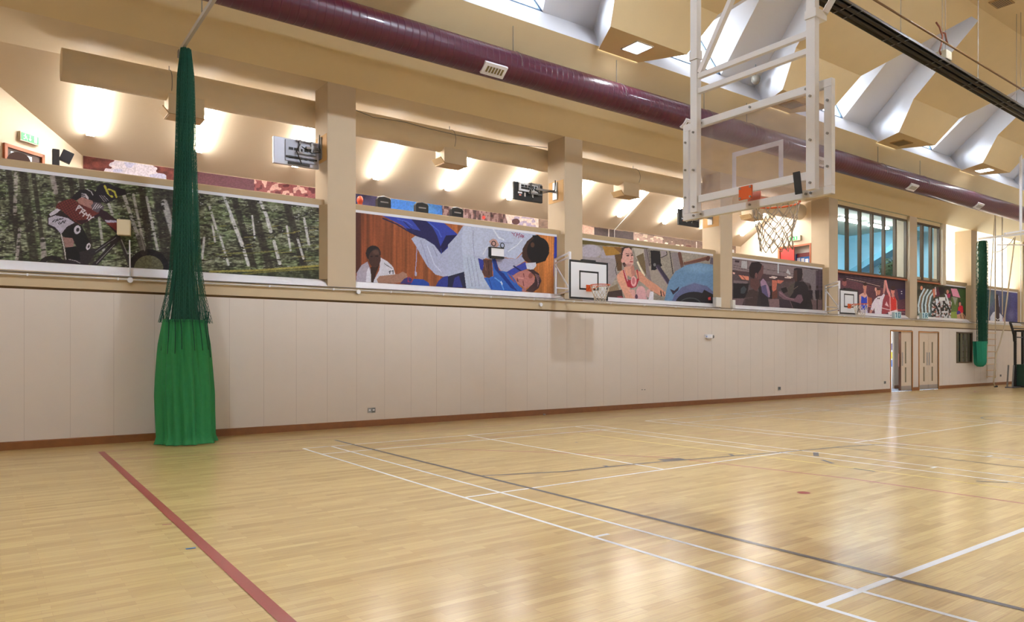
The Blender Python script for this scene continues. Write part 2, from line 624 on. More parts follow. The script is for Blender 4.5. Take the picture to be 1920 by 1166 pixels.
def balcony():
    b = MB()
    yk = (SLA - ZS) / SLS
    b.box((XL, 0.36, 3.0), (X1B, YB, 3.2), 0)
    b.build('floor_balcony', mat('balcony floor vinyl', (120, 116, 112), 0.6), **ST)
    b = MB()
    for (xa, xb) in ((XL, X1B), (28.07, XR)):
        b.poly([(xa, 0, ZS), (xb, 0, ZS), (xb, yk, ZS), (xa, yk, ZS)], 0)
        b.poly([(xa, yk, ZS), (xb, yk, ZS), (xb, YB, slz(YB)), (xa, YB, slz(YB))], 1)
        b.poly([(xa, 0, ZS + .02), (xa, yk, ZS + .02), (xb, yk, ZS + .02), (xb, 0, ZS + .02)], 1)
        b.poly([(xa, yk, ZS + .02), (xa, YB, slz(YB) + .02), (xb, YB, slz(YB) + .02), (xb, yk, ZS + .02)], 1)
    b.build('ceiling_balcony', [CREAM, BALC], **ST)
    b = MB()
    b.box((X0B, YB, 3.0), (X1B, YB + 0.1, 6.0), 0)
    b.box((28.07, YB, 3.0), (XR, YB + 0.1, 6.0), 0)
    b.build('wall_balcony_back', BALC, **ST)
    # oblique end wall at the left
    b = MB()
    P = np.array([X0B, YB]); n = np.array([-OB[1], OB[0]])
    L = 5.4
    Q = P + OB * L
    steps = 12
    top = []
    for k in range(steps + 1):
        p = P + OB * L * k / steps
        top.append((p, min(ZS, slz(p[1])) if p[1] < YB else slz(YB)))
    for (p, z0), (q, z1) in zip(top, top[1:]):
        # leave the doorway open
        s0 = np.linalg.norm(p - P); s1 = np.linalg.norm(q - P)
        b.poly([(*p, 3.2), (*q, 3.2), (*q, z1 + 0.01), (*p, z0 + 0.01)], 0)
    b.build('wall_left_oblique', BALC, **ST)
    # right end wall with the red door
    b = MB()
    x = X1B
    b.box((x, CDEP, 3.2), (x + 0.2, 0.70, ZS), 0)
    b.box((x, 0.70, 5.30), (x + 0.2, 1.93, ZS), 0)
    b.box((x, 1.93, 3.2), (x + 0.2, YB, ZS), 0)
    b.build('wall_balcony_right', BALC, **ST)


balcony()


# ------------------------------------------------------------------ hall roof
def roof():
    b = MB()
    zl = 8.38
    yl = -1.65
    x0, x1 = XL, XR
    b.poly([(x0, 0, ZS), (x1, 0, ZS), (x1, yl, zl), (x0, yl, zl)], 0)
    zr = lambda y: 9.0 + 0.49 * (-1.16 - y)
    E = [(-1.62, 8.33), (-2.6, 8.33), (-3.2, 9.12), (-5.45, 10.28)]
    ext = PX
    for xc in ext:
        for (ya, za), (yb, zb) in zip(E, E[1:]):
            b.poly([(xc - hp(ya), ya, za), (xc + hp(ya), ya, za), (xc + hp(yb), yb, zb), (xc - hp(yb), yb, zb)], 0)
        # white shaft sides
        for s in (-1, 1):
            pts = [(xc + s * hp(-1.16), -1.16, 8.9), (xc + s * hp(-1.65), -1.65, 8.33)] + [(xc + s * hp(y), y, z) for y, z in E[1:]]
            up = [(xc + s * hp(y), y, zr(y) + 0.0) for y in (-5.45, -3.2, -2.6, -1.65, -1.16)]
            ring = pts + up
            b.poly(ring if s > 0 else ring[::-1], 1)
            # closes the gap behind the soffit panel edge
            b.poly([(xc + s * hp(-1.62), -1.62, 8.33), (xc + s * hp(-1.65), -1.65, 8.33), (xc + s * hp(-1.65), -1.65, zl), (xc + s * hp(-1.62), -1.62, zl)], 0)
    for xa, xb in zip(ext, ext[1:]):
        xm = (xa + xb) / 2
        L = lambda y: xa + hp(y)
        R = lambda y: xb - hp(y)
        # white curb
        b.poly([(L(-1.65), -1.65, zl), (R(-1.65), -1.65, zl), (R(-1.16), -1.16, 9.0), (L(-1.16), -1.16, 9.0)], 1)
        # underside of the main roof with a gabled dormer
        b.poly([(L(-1.16), -1.16, 9.0), (xm - 1.2, -1.16, 9.0), (xm, -3.35, zr(-3.35)), (xm, -5.45, zr(-5.45)), (L(-5.45), -5.45, zr(-5.45))], 2)
        b.poly([(R(-1.16), -1.16, 9.0), (R(-5.45), -5.45, zr(-5.45)), (xm, -5.45, zr(-5.45)), (xm, -3.35, zr(-3.35)), (xm + 1.2, -1.16, 9.0)], 2)
        zt = zr(-3.35)
        for s in (-1, 1):
            b.poly([(xm + s * 1.2, -1.16, 9.0), (xm, -1.16, zt), (xm, -3.35, zt)], 2)
        b.poly([(L(-5.45), -5.45, 10.28), (R(-5.45), -5.45, 10.28), (R(-5.45), -5.45, zr(-5.45)), (L(-5.45), -5.45, zr(-5.45))], 1)
    b.poly([(x0, -5.45, 10.28), (x1, -5.45, 10.28), (x1, -5.67, 10.39), (x0, -5.67, 10.39)], 0)
    b.poly([(x0, -5.67, 10.39), (x1, -5.67, 10.39), (x1, -16.3, 10.39), (x0, -16.3, 10.39)], 0)
    b.poly([(x0, -16.3, 10.39), (x1, -16.3, 10.39), (x1, -22, 7.0), (x0, -22, 7.0)], 0)
    # roof skin beyond the first and last bay
    b.poly([(x0, -1.65, zl), (ext[0], -1.65, zl), (ext[0], -5.45, 10.28), (x0, -5.45, 10.28)], 0)
    b.poly([(ext[-1], -1.65, zl), (x1, -1.65, zl), (x1, -5.45, 10.28), (ext[-1], -5.45, 10.28)], 0)
    b.build('ceiling', [CEIL, WHITE, WHITE], **ST)
    # windows of the dormers
    for k, (xa, xb) in enumerate(zip(ext, ext[1:])):
        xm = (xa + xb) / 2
        zt = zr(-3.35)
        y = -1.14
        f = MB()
        A, Bp, T = np.array([xm - 1.2, y, 9.0]), np.array([xm + 1.2, y, 9.0]), np.array([xm, y, zt])
        f.bar(A, Bp, 0.05, 0.06); f.bar(A, T, 0.05, 0.06); f.bar(Bp, T, 0.05, 0.06)
        f.bar((xm, y, 9.0), (xm, y, zt), 0.05, 0.07)
        fr = f.build('window_%d' % (k + 1), mat('blue grey window frame', (96, 122, 150), 0.5), **ST)
        g = MB()
        g.poly([A + (0, 0.02, 0), Bp + (0, 0.02, 0), T + (0, 0.02, 0)])
        g.build('pane', GLASS, fr)
        # daylight of the overcast sky coming in through this window
        l = D.lights.new('daylight', 'AREA')
        l.shape = 'RECTANGLE'; l.size = 2.6; l.size_y = 1.7
        l.energy = SKYLIGHT
        l.color = (0.80, 0.90, 1.0)
        lo = D.objects.new('daylight', l)
        COL.objects.link(lo)
        lo.location = (xm, 2.0, 10.7)
        lo.rotation_euler = (math.radians(-82), 0, 0)


roof()

# other walls of the hall
b = MB(); b.box((XL, -22.2, 0), (XR, -22, 7.2)); b.build('wall_back', PANEL, **ST)
# made-up glowing windows on the unseen opposite wall, added as fill light
FILLG = mat('added fill light glass', (220, 230, 240), 0.4, emit=((222, 236, 255), FILLWIN))
for k in range(8):
    xa = 4.5 + k * 4.6
    b = MB()
    for q in range(5): b.box((xa + q * .95 - .03, -21.99, 3.4), (xa + q * .95 + .03, -21.9, 6.4))
    b.box((xa, -21.99, 3.34), (xa + 3.8, -21.9, 3.4)); b.box((xa, -21.99, 6.4), (xa + 3.8, -21.9, 6.46))
    fr = b.build('window_%d' % (30 + k), WPAINT, **ST)
    MB().box((xa, -21.97, 3.4), (xa + 3.8, -21.95, 6.4)).build('pane', FILLG, fr)
b = MB(); b.box((XL - 0.2, -22.2, 0), (XL, 0.2, 11.5)); b.box((XL - 0.2, 0.2, 3), (XL, 4, 7.4)); b.build('wall_left', PANEL, **ST)
b = MB(); b.box((XR, -22.2, 0), (XR + 0.2, 4, 11.5)); b.build('wall_right', PANEL, **ST)


# ------------------------------------------------------------------ lights of the hall
def hall_lamp(mt, label, loc, s, group, cat='ceiling light'):
    t = thing('ceiling_light', label, cat, loc, group)
    x, y, z = loc
    f = MB()
    h = s / 2 + 0.03
    for a, c in (((x - h, y - h), (x + h, y - h + 0.03)), ((x - h, y + h - 0.03), (x + h, y + h)), ((x - h, y - h + 0.03), (x - h + 0.03, y + h - 0.03)), ((x + h - 0.03, y - h + 0.03), (x + h, y + h - 0.03))):
        f.box((*a, z - 0.012), (*c, z + 0.03))
    f.build('frame', WPAINT, t)
    g = MB(); g.box((x - s / 2, y - s / 2, z - 0.006), (x + s / 2, y + s / 2, z + 0.02)); g.build('diffuser', mt, t)
    return t


for i, xc in enumerate(PX):
    if i in (2, 5):
        hall_lamp(LAMPP, {2: 'square light in the nearer roof panel above the maroon duct', 5: 'square light in the farther roof panel above the end of the maroon duct'}[i],
                  (xc, -2.2, 8.322), 0.46, 'square lights in the roof panels')
    elif i in (3, 4):
        t = thing('air_grille', {3: 'grey ceiling grille in the roof panel seen through the backboard glass', 4: 'grey ceiling grille in the roof panel right of the backboard'}[i], 'vent', (xc, -2.1, 8.322), 'grilles in the roof panels')
        f = MB(); f.box((xc - .3, -2.33, 8.305), (xc + .3, -1.87, 8.33)); f.build('frame', mat('tan grille frame', (176, 146, 100), .6), t)
        f = MB()
        for q in range(9): f.box((xc - .24, -2.28 + q * 0.043, 8.30), (xc + .24, -2.262 + q * 0.043, 8.312))
        f.build('louvre', mat('grey grille slats', (120, 112, 96), .5), t)
for i, (gx, gy) in enumerate(((16.8, -6.13), (19.2, -6.2))):
    t = thing('air_grille', ['dark grey grille in the high ceiling at the top right corner', 'grey grille in the high ceiling at the right edge of the photo'][i], 'vent', (gx, gy, 10.38), 'grilles in the high ceiling')
    f = MB(); f.box((gx - .27, gy - .2, 10.365), (gx + .27, gy + .2, 10.395)); f.build('frame', mat('tan grille frame', (176, 146, 100), .6), t)
    f = MB()
    for q in range(8): f.box((gx - .22, gy - .16 + q * 0.042, 10.36), (gx + .22, gy - .142 + q * 0.042, 10.37))
    f.build('louvre', mat('dark grille slats', (96, 90, 76), .5), t)
n = 0
for yy in (-7.6, -13.4):
    for xx in ((-5.6, 4.3, 14.2, 24.1, 34.0) if yy > -10 else (9.2, 19.1, 29.0)):
        hall_lamp(LAMPK if (xx, yy) == (4.3, -7.6) else LAMPW if xx < 0 else LAMPB, 'square luminaire in the high flat ceiling over the court', (xx, yy, 10.38), 0.45 if (xx, yy) == (4.3, -7.6) else 0.62, 'luminaires in the high ceiling')

# ------------------------------------------------------------------ balcony battens
BX = [-2.34, -0.31, 1.80, 3.86, 5.94, 7.97, 10.15, 12.32, 14.43, 16.54, 18.64]
bt_lab = ['tube light at the left end of the balcony, above the cyclist poster', 'tube light right behind the green net', 'tube light partly behind the silver television',
          'tube light just right of the first column', 'tube light in the middle of the bay above the judo poster', 'tube light behind the black television',
          'tube light just right of the second column', 'tube light above the poster of the seated woman', 'tube light seen between the backboard corner and the third column',
          'tube light right of the third column, left of the hoop net', 'tube light above the red door, behind the hoop net']


def batten(x, label, sl=True, y0=3.05, y1=1.72, mt=LAMPT):
    za = slz(y0) - 0.03
    t = thing('tube_light', label, 'tube light', (x, y0, za), 'tube lights on the balcony ceiling')
    nrm = np.array([0, -SLS, -1.0]); nrm /= np.linalg.norm(nrm)
    c0 = np.array([x, y0, slz(y0)]); c1 = np.array([x, y1, slz(y1)])
    d = (c1 - c0) / np.linalg.norm(c1 - c0)
    m = (c0 + c1) / 2
    L = np.linalg.norm(c1 - c0) / 2
    a = MB().obox(m + nrm * 0.02, (1, 0, 0), d, nrm, (0.045, L, 0.02)); a.build('housing', WPAINT, t)
    a = MB().obox(m + nrm * 0.065, (1, 0, 0), d, nrm, (0.07, L - 0.01, 0.025)); a.build('diffuser', mt, t, bevel=0.01)
    for s in (-1, 1):
        a = MB().obox(m + nrm * 0.06 + d * s * L, (1, 0, 0), d, nrm, (0.072, 0.008, 0.03)); a.build('end_cap', WPAINT, t)
    return t


for x, l in zip(BX, bt_lab): batten(x, l)
batten(33.2, 'tube light beyond the far green net, over the end balcony', mt=mat('dimmer fluorescent diffuser', (255, 255, 255), 0.5, emit=((255, 244, 224), 24)))


# ------------------------------------------------------------------ ducts
def purple():
    y, z, r = -1.53, 7.40, 0.315
    t = thing('air_duct', 'long maroon spiral ventilation duct hanging under the roof', 'duct', (10, y, z))
    b = MB(); b.tube([(x, y, z) for x in np.arange(XL + 0.3, XR - 0.2, 1.5)], r, 40)
    b.build('pipe', DUCT, t)
    # grilles facing down and into the hall
    us = [930, 1299, 1543, 1715, 1839]
    vs = [127, 226, 307, 358, 396]
    for u, v in zip(us, vs):
        g = at(u, v, y=y - 0.27)
        x = g[0]
        nrm = np.array([0, -0.62, -0.78]); up = np.array([0, -0.78, 0.62])
        c = np.array([x, y, z]) + nrm * 0.34
        f = MB()
        f.obox(c - nrm * 0.04, (1, 0, 0), up, nrm, (0.27, 0.13, 0.045))
        gr = f.build('grille_box', WPAINT, t)
        f = MB()
        f.obox(c + nrm * 0.006, (1, 0, 0), up, nrm, (0.21, 0.065, 0.003)); gs = f.build('slot', mat('olive slot', (120, 104, 62), .6), gr)
        gs.parent = gr
        f = MB()
        for q in range(7):
            f.obox(c + nrm * 0.012 + np.array([-0.21 + q * 0.07, 0, 0]), (1, 0, 0), up, nrm, (0.008, 0.065, 0.008))
        f.build('louvre', WPAINT, gr)
    for u in (962, 1156, 1320, 1400, 1646, 1725):
        g = at(u, 300, y=y)
        f = MB()
        f.tube([(g[0], y, z + r * 0.6), (g[0], y, ZS + 0.94 * 1.53)], 0.008, 5)
        f.tube([(g[0], y + (r + .006) * math.cos(a), z + (r + .006) * math.sin(a)) for a in np.linspace(-.2, PI + .2, 14)], 0.007, 4)
        f.build('hanger', SOCK, t)


purple()


def beige():
    y, z, r = 1.0, 6.46, 0.275
    t = thing('air_duct', 'beige round duct running along the balcony behind the columns', 'duct', (8, y, z))
    b = MB(); b.tube([(x, y, z) for x in np.linspace(-2.98, 19.2, 24)], r, 36)
    b.build('pipe', DUCTB, t)
    for k, (u0, u1) in enumerate(((312, 371), (825, 868), (1160, 1197), (1400, 1432))):
        xa = at(u0, 200, y=y)[0]
        f = MB(); f.box((xa, y - 0.2, 5.90), (xa + 0.62, y + 0.2, z - 0.2)); bx = f.build('outlet_box', DUCTB, t)
        f = MB(); f.obox((xa - 0.04, y, 5.95), (0.75, 0, 0.66), (0, 1, 0), (-0.66, 0, 0.75), (0.01, 0.2, 0.09)); f.box((xa - 0.01, y - .21, 5.885), (xa + .63, y + .21, 5.90)); f.build('flap', mat('tan flap', (190, 160, 116), .6), bx)
    for u in (317, 843, 1187):
        x = at(u, 200, y=y)[0]
        f = MB(); f.tube([(x, y, z + r), (x, y, ZS)], 0.008, 5)
        f.tube([(x, y + (r + .006) * math.cos(a), z + (r + .006) * math.sin(a)) for a in np.linspace(-.6, PI + .6, 14)], 0.006, 4)
        f.build('hanger', SOCK, t)


beige()


def cables():
    # loose cable resting on the duct between the first two columns
    p = [at(u, v, y=0.70) for u, v in ((666, 206), (700, 220), (730, 224), (760, 229), (800, 240), (860, 254), (940, 268), (1026, 277))]
    b = MB().tube(p, 0.008, 5)
    tag(b.build('cable', SOCK), 'thin dark cable slung along the top of the beige duct', 'cable')
    # pipe below the high ceiling, and the black radiant tube
    yp = -6.2
    a, c = at(1640, 0, y=yp), at(1920, 170, y=yp)
    d = (c - a)
    t = thing('gas_pipe', 'thin brown pipe on chains under the high ceiling', 'pipe', a)
    MB().tube([a - d * 1.2, c + d * 2], 0.022, 8).build('pipe', mat('brown pipe', (120, 86, 50), .5), t)
    for u in (1617, 1689, 1834, 1914):
        g = at(u, 80, y=yp); zz = a[2] + (g[0] - a[0]) * d[2] / d[0]
        MB().tube([(g[0], yp, zz), (g[0], yp, 10.39)], 0.006, 4).build('chain', SOCK, t)
    yt, zt = -6.1, 8.0
    a, c = np.array([9.15, yt, 8.17]), np.array([18.16, yt, 7.865])
    d = c - a
    a2, c2 = a - d * 0.9, c + d * 1.9
    t = thing('radiant_heater', 'long black radiant heater with open hood hanging on chains', 'heater', a2)
    prof = [(-0.20, -0.03), (-0.17, 0.03), (-0.10, 0.12), (0.10, 0.12), (0.17, 0.03), (0.20, -0.03), (0.185, -0.03), (0.155, 0.02), (0.09, 0.105), (-0.09, 0.105), (-0.155, 0.02), (-0.185, -0.03)]
    b = MB()
    for i in range(len(prof)):
        p, q = prof[i], prof[(i + 1) % len(prof)]
        b.poly([(a2[0], a2[1] + p[0], a2[2] + p[1]), (a2[0], a2[1] + q[0], a2[2] + q[1]), (c2[0], c2[1] + q[0], c2[2] + q[1]), (c2[0], c2[1] + p[0], c2[2] + p[1])])
    b.build('hood', mat('olive black hood', (58, 54, 44), .5, metal=0.3, noise=.2, nscale=6), t)
    MB().tube([a2 + (0, -0.07, 0.0), c2 + (0, -0.07, 0.0)], 0.05, 12).build('burner_tube', DKTUBE, t)
    MB().tube([a2 + (0, 0.07, 0.0), c2 + (0, 0.07, 0.0)], 0.05, 12).build('burner_tube', DKTUBE, t)
    L = np.linalg.norm(c2 - a2)
    for k in range(int(L / 1.9)):
        for e in (0, 0.35):
            p = a2 + (c2 - a2) * ((k * 1.9 + 0.7 + e) / L)
            MB().bar(p + (0, -0.2, -0.035), p + (0, 0.2, -0.035), 0.012, 0.012).build('strap', GREYM, t)
    for u in (1560, 1689, 1834, 1906):
        x = at(u, 80, y=yt)[0]
        zz = a[2] + (x - a[0]) * d[2] / d[0] + 0.12
        MB().tube([(x, yt, zz), (x, yt, 10.39)], 0.006, 4).build('chain', SOCK, t)
    g = at(1769, 106, y=yt)
    t2 = thing('burner_box', 'small pale control box with brown hose above the radiant heater', 'heater', g)
    MB().box(g - (0.14, 0.12, 0.10), g + (0.14, 0.12, 0.10)).build('housing', mat('pale box', (196, 186, 160), .5), t2, bevel=0.01)
    hs = [g + np.array(q) for q in ((-0.1, 0, -0.02), (-0.2, 0, 0.08), (-0.1, 0, 0.25), (-0.05, 0, 0.45), (-0.2, 0, 0.62), (-0.36, 0, 0.68))]
    MB().tube(hs, 0.02, 8).build('hose', mat('brown hose', (130, 70, 44), .5), t2)
    for s in (-.06, .1): MB().tube([g + (s, 0, .1), (g[0] + s, g[1], 10.39)], 0.005, 4).build('chain', SOCK, t2)
    g2 = at(1769, 62, y=yt)
    hs = [g2 + np.array(q) for q in ((-0.02, 0, 0), (0.08, 0, 0.02), (0.14, 0, -0.12), (0.2, 0, -0.18))]
    MB().tube(hs, 0.02, 8).build('hose', mat('brown hose', (130, 70, 44), .5), t2)


cables()


# ------------------------------------------------------------------ basketball goals
def net(c, r0, r1, h, cord, n=12, rows=6, rad=0.004, wob=0.012, seed=1):
    """diamond-mesh basketball net hanging from a rim"""
    R = random.Random(seed)
    b = MB()
    N = {}
    for i in range(rows + 1):
        f = i / rows
        rr = r1 + (r0 - r1) * (1 - f) ** 1.6 * (1.0)
        if f > 0.8: rr += 0.012 * (f - 0.8) * 5
        zz = c[2] - h * (0.0 if i == 0 else (0.22 + 0.78 * (i - 1) / (rows - 1)))
        for k in range(n):
            a = 2 * PI * (k + (0.5 if i % 2 else 0)) / n
            N[i, k] = np.array([c[0] + rr * math.cos(a) + R.uniform(-wob, wob) * (i > 0), c[1] + rr * math.sin(a) + R.uniform(-wob, wob) * (i > 0), zz + R.uniform(-wob, wob) * (i > 0)])
    for i in range(rows):
        for k in range(n):
            tg = (k, (k + 1) % n) if i % 2 else (k, (k - 1) % n)
            for t in tg:
                p, q = N[i, k], N[i + 1, t]
                mid = (p + q) / 2 - np.array([0, 0, 0.006])
                b.tube([p, mid, q], rad, 5)
            if i > 0: b.tube([N[i, k] + (0, 0, .01), N[i, k] - (0, 0, .012)], rad * 1.9, 5)
    return b


def big_goal():
    xb = 2.18
    y0, y1, z0, z1 = -10.02, -8.30, 2.95, 4.00
    t = thing('basketball_goal', 'large transparent backboard on white steel frame hung from the roof', 'basketball hoop', (xb, -9.16, 2.95))
    fw = 0.075
    for nm, a, c in (('frame_rail', (xb - .03, y0, z0), (xb + .03, y1, z0 + fw)), ('frame_rail', (xb - .03, y0, z1 - fw), (xb + .03, y1, z1)),
                     ('frame_rail', (xb - .03, y0, z0 + fw), (xb + .03, y0 + fw, z1 - fw)), ('frame_rail', (xb - .03, y1 - fw, z0 + fw), (xb + .03, y1, z1 - fw))):
        MB().box(a, c).build(nm, WPAINT, t, bevel=0.004)
    MB().box((xb + .005, y0 + fw, z0 + fw), (xb + .015, y1 - fw, z1 - fw)).build('glass_pane', ACRYL, t)
    # painted target square
    w = 0.05
    ta, tb, tz0, tz1 = -9.50, -8.91, 3.12, 3.57
    g = MB()
    x_ = xb + .0165
    g.box((x_, ta, tz1 - w), (x_ + .001, tb, tz1)); g.box((x_, ta, tz0), (x_ + .001, ta + w, tz1 - w)); g.box((x_, tb - w, tz0), (x_ + .001, tb, tz1 - w))
    g.build('target_square', WPAINT, t)
    # bolts
    bs = MB()
    for yy in np.linspace(y0 + .25, y1 - .25, 3):
        for zz in (z0 + fw / 2, z1 - fw / 2):
            bs.tube([(xb - .045, yy, zz), (xb - .03, yy, zz)], 0.012, 8)
    for yy in (y0 + .2, -8.45):
        for zz in (z0 + fw / 2, z1 - fw / 2): bs.tube([(xb - .045, yy, zz), (xb - .03, yy, zz)], 0.012, 8)
    for zz in np.linspace(z0 + .25, z1 - .2, 3):
        for yy in (y0 + fw / 2, y1 - fw / 2): bs.tube([(xb - .045, yy, zz), (xb - .03, yy, zz)], 0.012, 8)
    bs.build('bolt', GREYM, t)
    # posts in front of the board (towards the camera)
    xp = 2.09
    PY = (-8.525, -9.87)
    for yy in PY:
        MB().box((xp - .035, yy - .045, 3.0), (xp + .035, yy + .045, 10.39)).build('post', WPAINT, t, bevel=0.003)
        q = MB()
        for zz in (3.06, 3.45, 3.85): q.tube([(xp - .05, yy, zz), (xp - .03, yy, zz)], 0.012, 8)
        q.build('bolt', GREYM, t)
    for zz in (4.44, 4.28):
        MB().bar((xp, PY[0] - .04, zz), (xp, PY[1] + .04, zz), 0.05, 0.055).build('crossbar', WPAINT, t, bevel=0.003)
    MB().bar((xp, PY[0] - .05, 3.135), (xp, PY[1] + .05, 3.135), 0.04, 0.075).build('crossbar', WPAINT, t, bevel=0.003)
    MB().bar((xp, PY[0] - .06, 4.47), (xp, -9.95, 6.6), 0.05, 0.055, up=(1, 0, 0)).build('brace', WPAINT, t)
    MB().bar((xp + .1, -9.93, 4.62), (xp + 1.6, -11.2, 8.2), 0.05, 0.055).build('brace', WPAINT, t)
    MB().box((xp - .045, PY[1] - .06, 4.56), (xp + .14, PY[1] + .055, 4.64)).build('clamp', WPAINT, t, bevel=0.004)
    MB().box((xp - .045, PY[0] - .055, 4.62), (xp + .045, PY[0] + .055, 4.72)).build('clamp', WPAINT, t, bevel=0.004)
    # tape wrapped round the lower rails
    MB().obox((xp - .024, -9.735, 3.085), (1, 0, 0), (0, 1, 0.0), (0, 0.12, 1), (.005, .035, .105)).build('tape', BLACK, t)
    # rim
    pl = MB().box((xp - .035, -9.245, 3.03), (xp - .02, -9.095, 3.16)).build('mounting_plate', ORANGE, t, label='orange mounting plate')
    q = MB()
    for dy in (-.06, .06):
        for dz in (.016, .114): q.tube([(xp - .045, -9.17 + dy, 3.03 + dz), (xp - .035, -9.17 + dy, 3.03 + dz)], .011, 8)
    q.build('bolt', GREYM, pl)
    rc = np.array([xb + .15 + .235, -9.17, 3.05])
    r = MB()
    r.tube([rc + (0.235 * math.cos(a), 0.235 * math.sin(a), 0) for a in np.linspace(0, 2 * PI, 40, endpoint=False)], 0.010, 8, closed=True)
    r.box((xb + .02, -9.245, 3.00), (xb + .03, -9.095, 3.12))
    for s in (-1, 1):
        r.bar((xb + .03, -9.17 + s * .06, 3.055), (xb + .17, -9.17 + s * .09, 3.05), .02, .012)
        r.bar((xb + .03, -9.17 + s * .05, 2.99), (xb + .2, -9.17 + s * .12, 3.045), .012, .02)
    rim = r.build('rim', ORANGE, t)
    net(rc, .235, .15, .48, CORD, rows=7, rad=.0045).build('net', mat('worn grey net cord', (188, 178, 164), .85), t)


big_goal()


def wall_goal(xc, yb, hw, z0, z1, wx, wz0, wz1, label, seed):
    t = thing('basketball_goal', label, 'basketball hoop', (xc, 0, z0))
    x0, x1 = xc - hw, xc + hw
    bd = MB().box((x0, yb, z0), (x1, yb + .02, z1)).build('backboard', mat('white board', (236, 238, 242), .4), t)
    w = .05
    g = MB()
    yf = yb - .001
    for a, c in (((x0, z0), (x1, z0 + w)), ((x0, z1 - w), (x1, z1)), ((x0, z0 + w), (x0 + w, z1 - w)), ((x1 - w, z0 + w), (x1, z1 - w))):
        g.box((a[0], yf, a[1]), (c[0], yb - .0003, c[1]))
    g.build('border', BLACK, bd)
    g = MB()
    tx0, tx1, tz0, tz1 = xc - .30, xc + .30, z0 + .22, z0 + .66
    for a, c in (((tx0, tz0), (tx1, tz0 + w * .8)), ((tx0, tz1 - w * .8), (tx1, tz1)), ((tx0, tz0), (tx0 + w * .8, tz1)), ((tx1 - w * .8, tz0), (tx1, tz1))):
        g.box((a[0], yf, a[1]), (c[0], yb - .0003, c[1]))
    g.build('target_square', BLACK, bd)
    MB().box((xc - .17, yb + .02, z1 - .02), (xc + .23, yb + .1, z1 + .035)).build('top_bracket', BLACK, t)
    # folding bracket between the wall and the back of the board
    bx = x0 + .06
    A, B_ = np.array([wx, -.03, 0]), np.array([bx, yb + .05, 0])
    for p in (A, B_): MB().bar(p + (0, 0, wz0), p + (0, 0, wz1), .045, .045).build('bracket_post', WPAINT, t)
    for zz in (wz0 + .02, wz1 - .02, wz1 - .12): MB().bar(A + (0, 0, zz), B_ + (0, 0, zz - .0), .035, .035).build('bracket_rail', WPAINT, t)
    MB().bar(A + (0, 0, wz1 - .16), B_ + (0, 0, wz0 + .06), .03, .03).build('bracket_brace', WPAINT, t)
    MB().bar(A + (.03, 0, wz0 + .2), (x1 - .1, yb + .05, wz0 + .06), .03, .03).build('bracket_brace', WPAINT, t)
    MB().bar((x0 + .05, yb + .035, z1 - .2), (x1 - .05, yb + .035, z1 - .2), .03, .04).build('board_rail', WPAINT, t)
    rc = np.array([xc, yb - .15 - .225, z0 + .31])
    r = MB()
    r.tube([rc + (0.225 * math.cos(a), 0.225 * math.sin(a), 0) for a in np.linspace(0, 2 * PI, 32, endpoint=False)], 0.009, 8, closed=True)
    r.box((xc - .09, yb - .015, z0 + .19), (xc + .09, yb - .002, z0 + .34))
    for s in (-1, 1):
        r.bar((xc + s * .06, yb - .01, z0 + .32), (xc + s * .09, yb - .17, z0 + .31), .018, .012)
        r.bar((xc + s * .05, yb - .01, z0 + .22), (xc + s * .12, yb - .2, z0 + .305), .012, .02)
    r.build('rim', ORANGE, t)
    net(rc, .225, .12, .42, CORD, rows=6, rad=.0045, seed=seed).build('net', CORD, t)


wall_goal(7.21, -1.2, .60, 2.72, 3.61, 7.17, 2.88, 3.79, 'nearer wall hoop with black-bordered white backboard below the second column', 3)
wall_goal(18.48, -1.2, .56, 2.73, 3.53, 19.1, 2.86, 3.79, 'farther wall hoop with off-white backboard in front of the boxing poster', 5)


# ------------------------------------------------------------------ divider net with green skirt, near the camera side
def fold_tube(c, z0, z1, rx, ry, n, amp, mt, name, parent, rows=24, seed=0, hem=0.0, thick=0, lo=None):
    R = random.Random(seed)
    ph = [R.uniform(0, 6.28) for _ in range(6)]
    cols = n * 10
    P = []
    for i in range(rows + 1):
        f = i / rows
        z = z0 + (z1 - z0) * f
        row = []
        for k in range(cols):
            a = 2 * PI * k / cols
            g = math.sin(n * a + ph[0] + 0.5 * math.sin(3 * f + ph[1])) * amp * (0.6 + 0.4 * math.sin(2 * a + ph[2]))
            g += 0.5 * amp * math.sin(2.3 * n * a + ph[3] + 2 * f)
            X = rx(f) + g
            Y = ry(f) + g
            dz = 0
            if hem and f < 0.06: dz = hem * (1 + math.sin(5 * a + ph[4])) * (1 - f / 0.06)
            row.append((c[0] + X * math.cos(a) + 0.02 * math.sin(2 * f + ph[5]), c[1] + Y * math.sin(a), z + dz))
        P.append(row)
    b = MB().grid(P, wrap=True)
    return b.build(name, mt, parent)


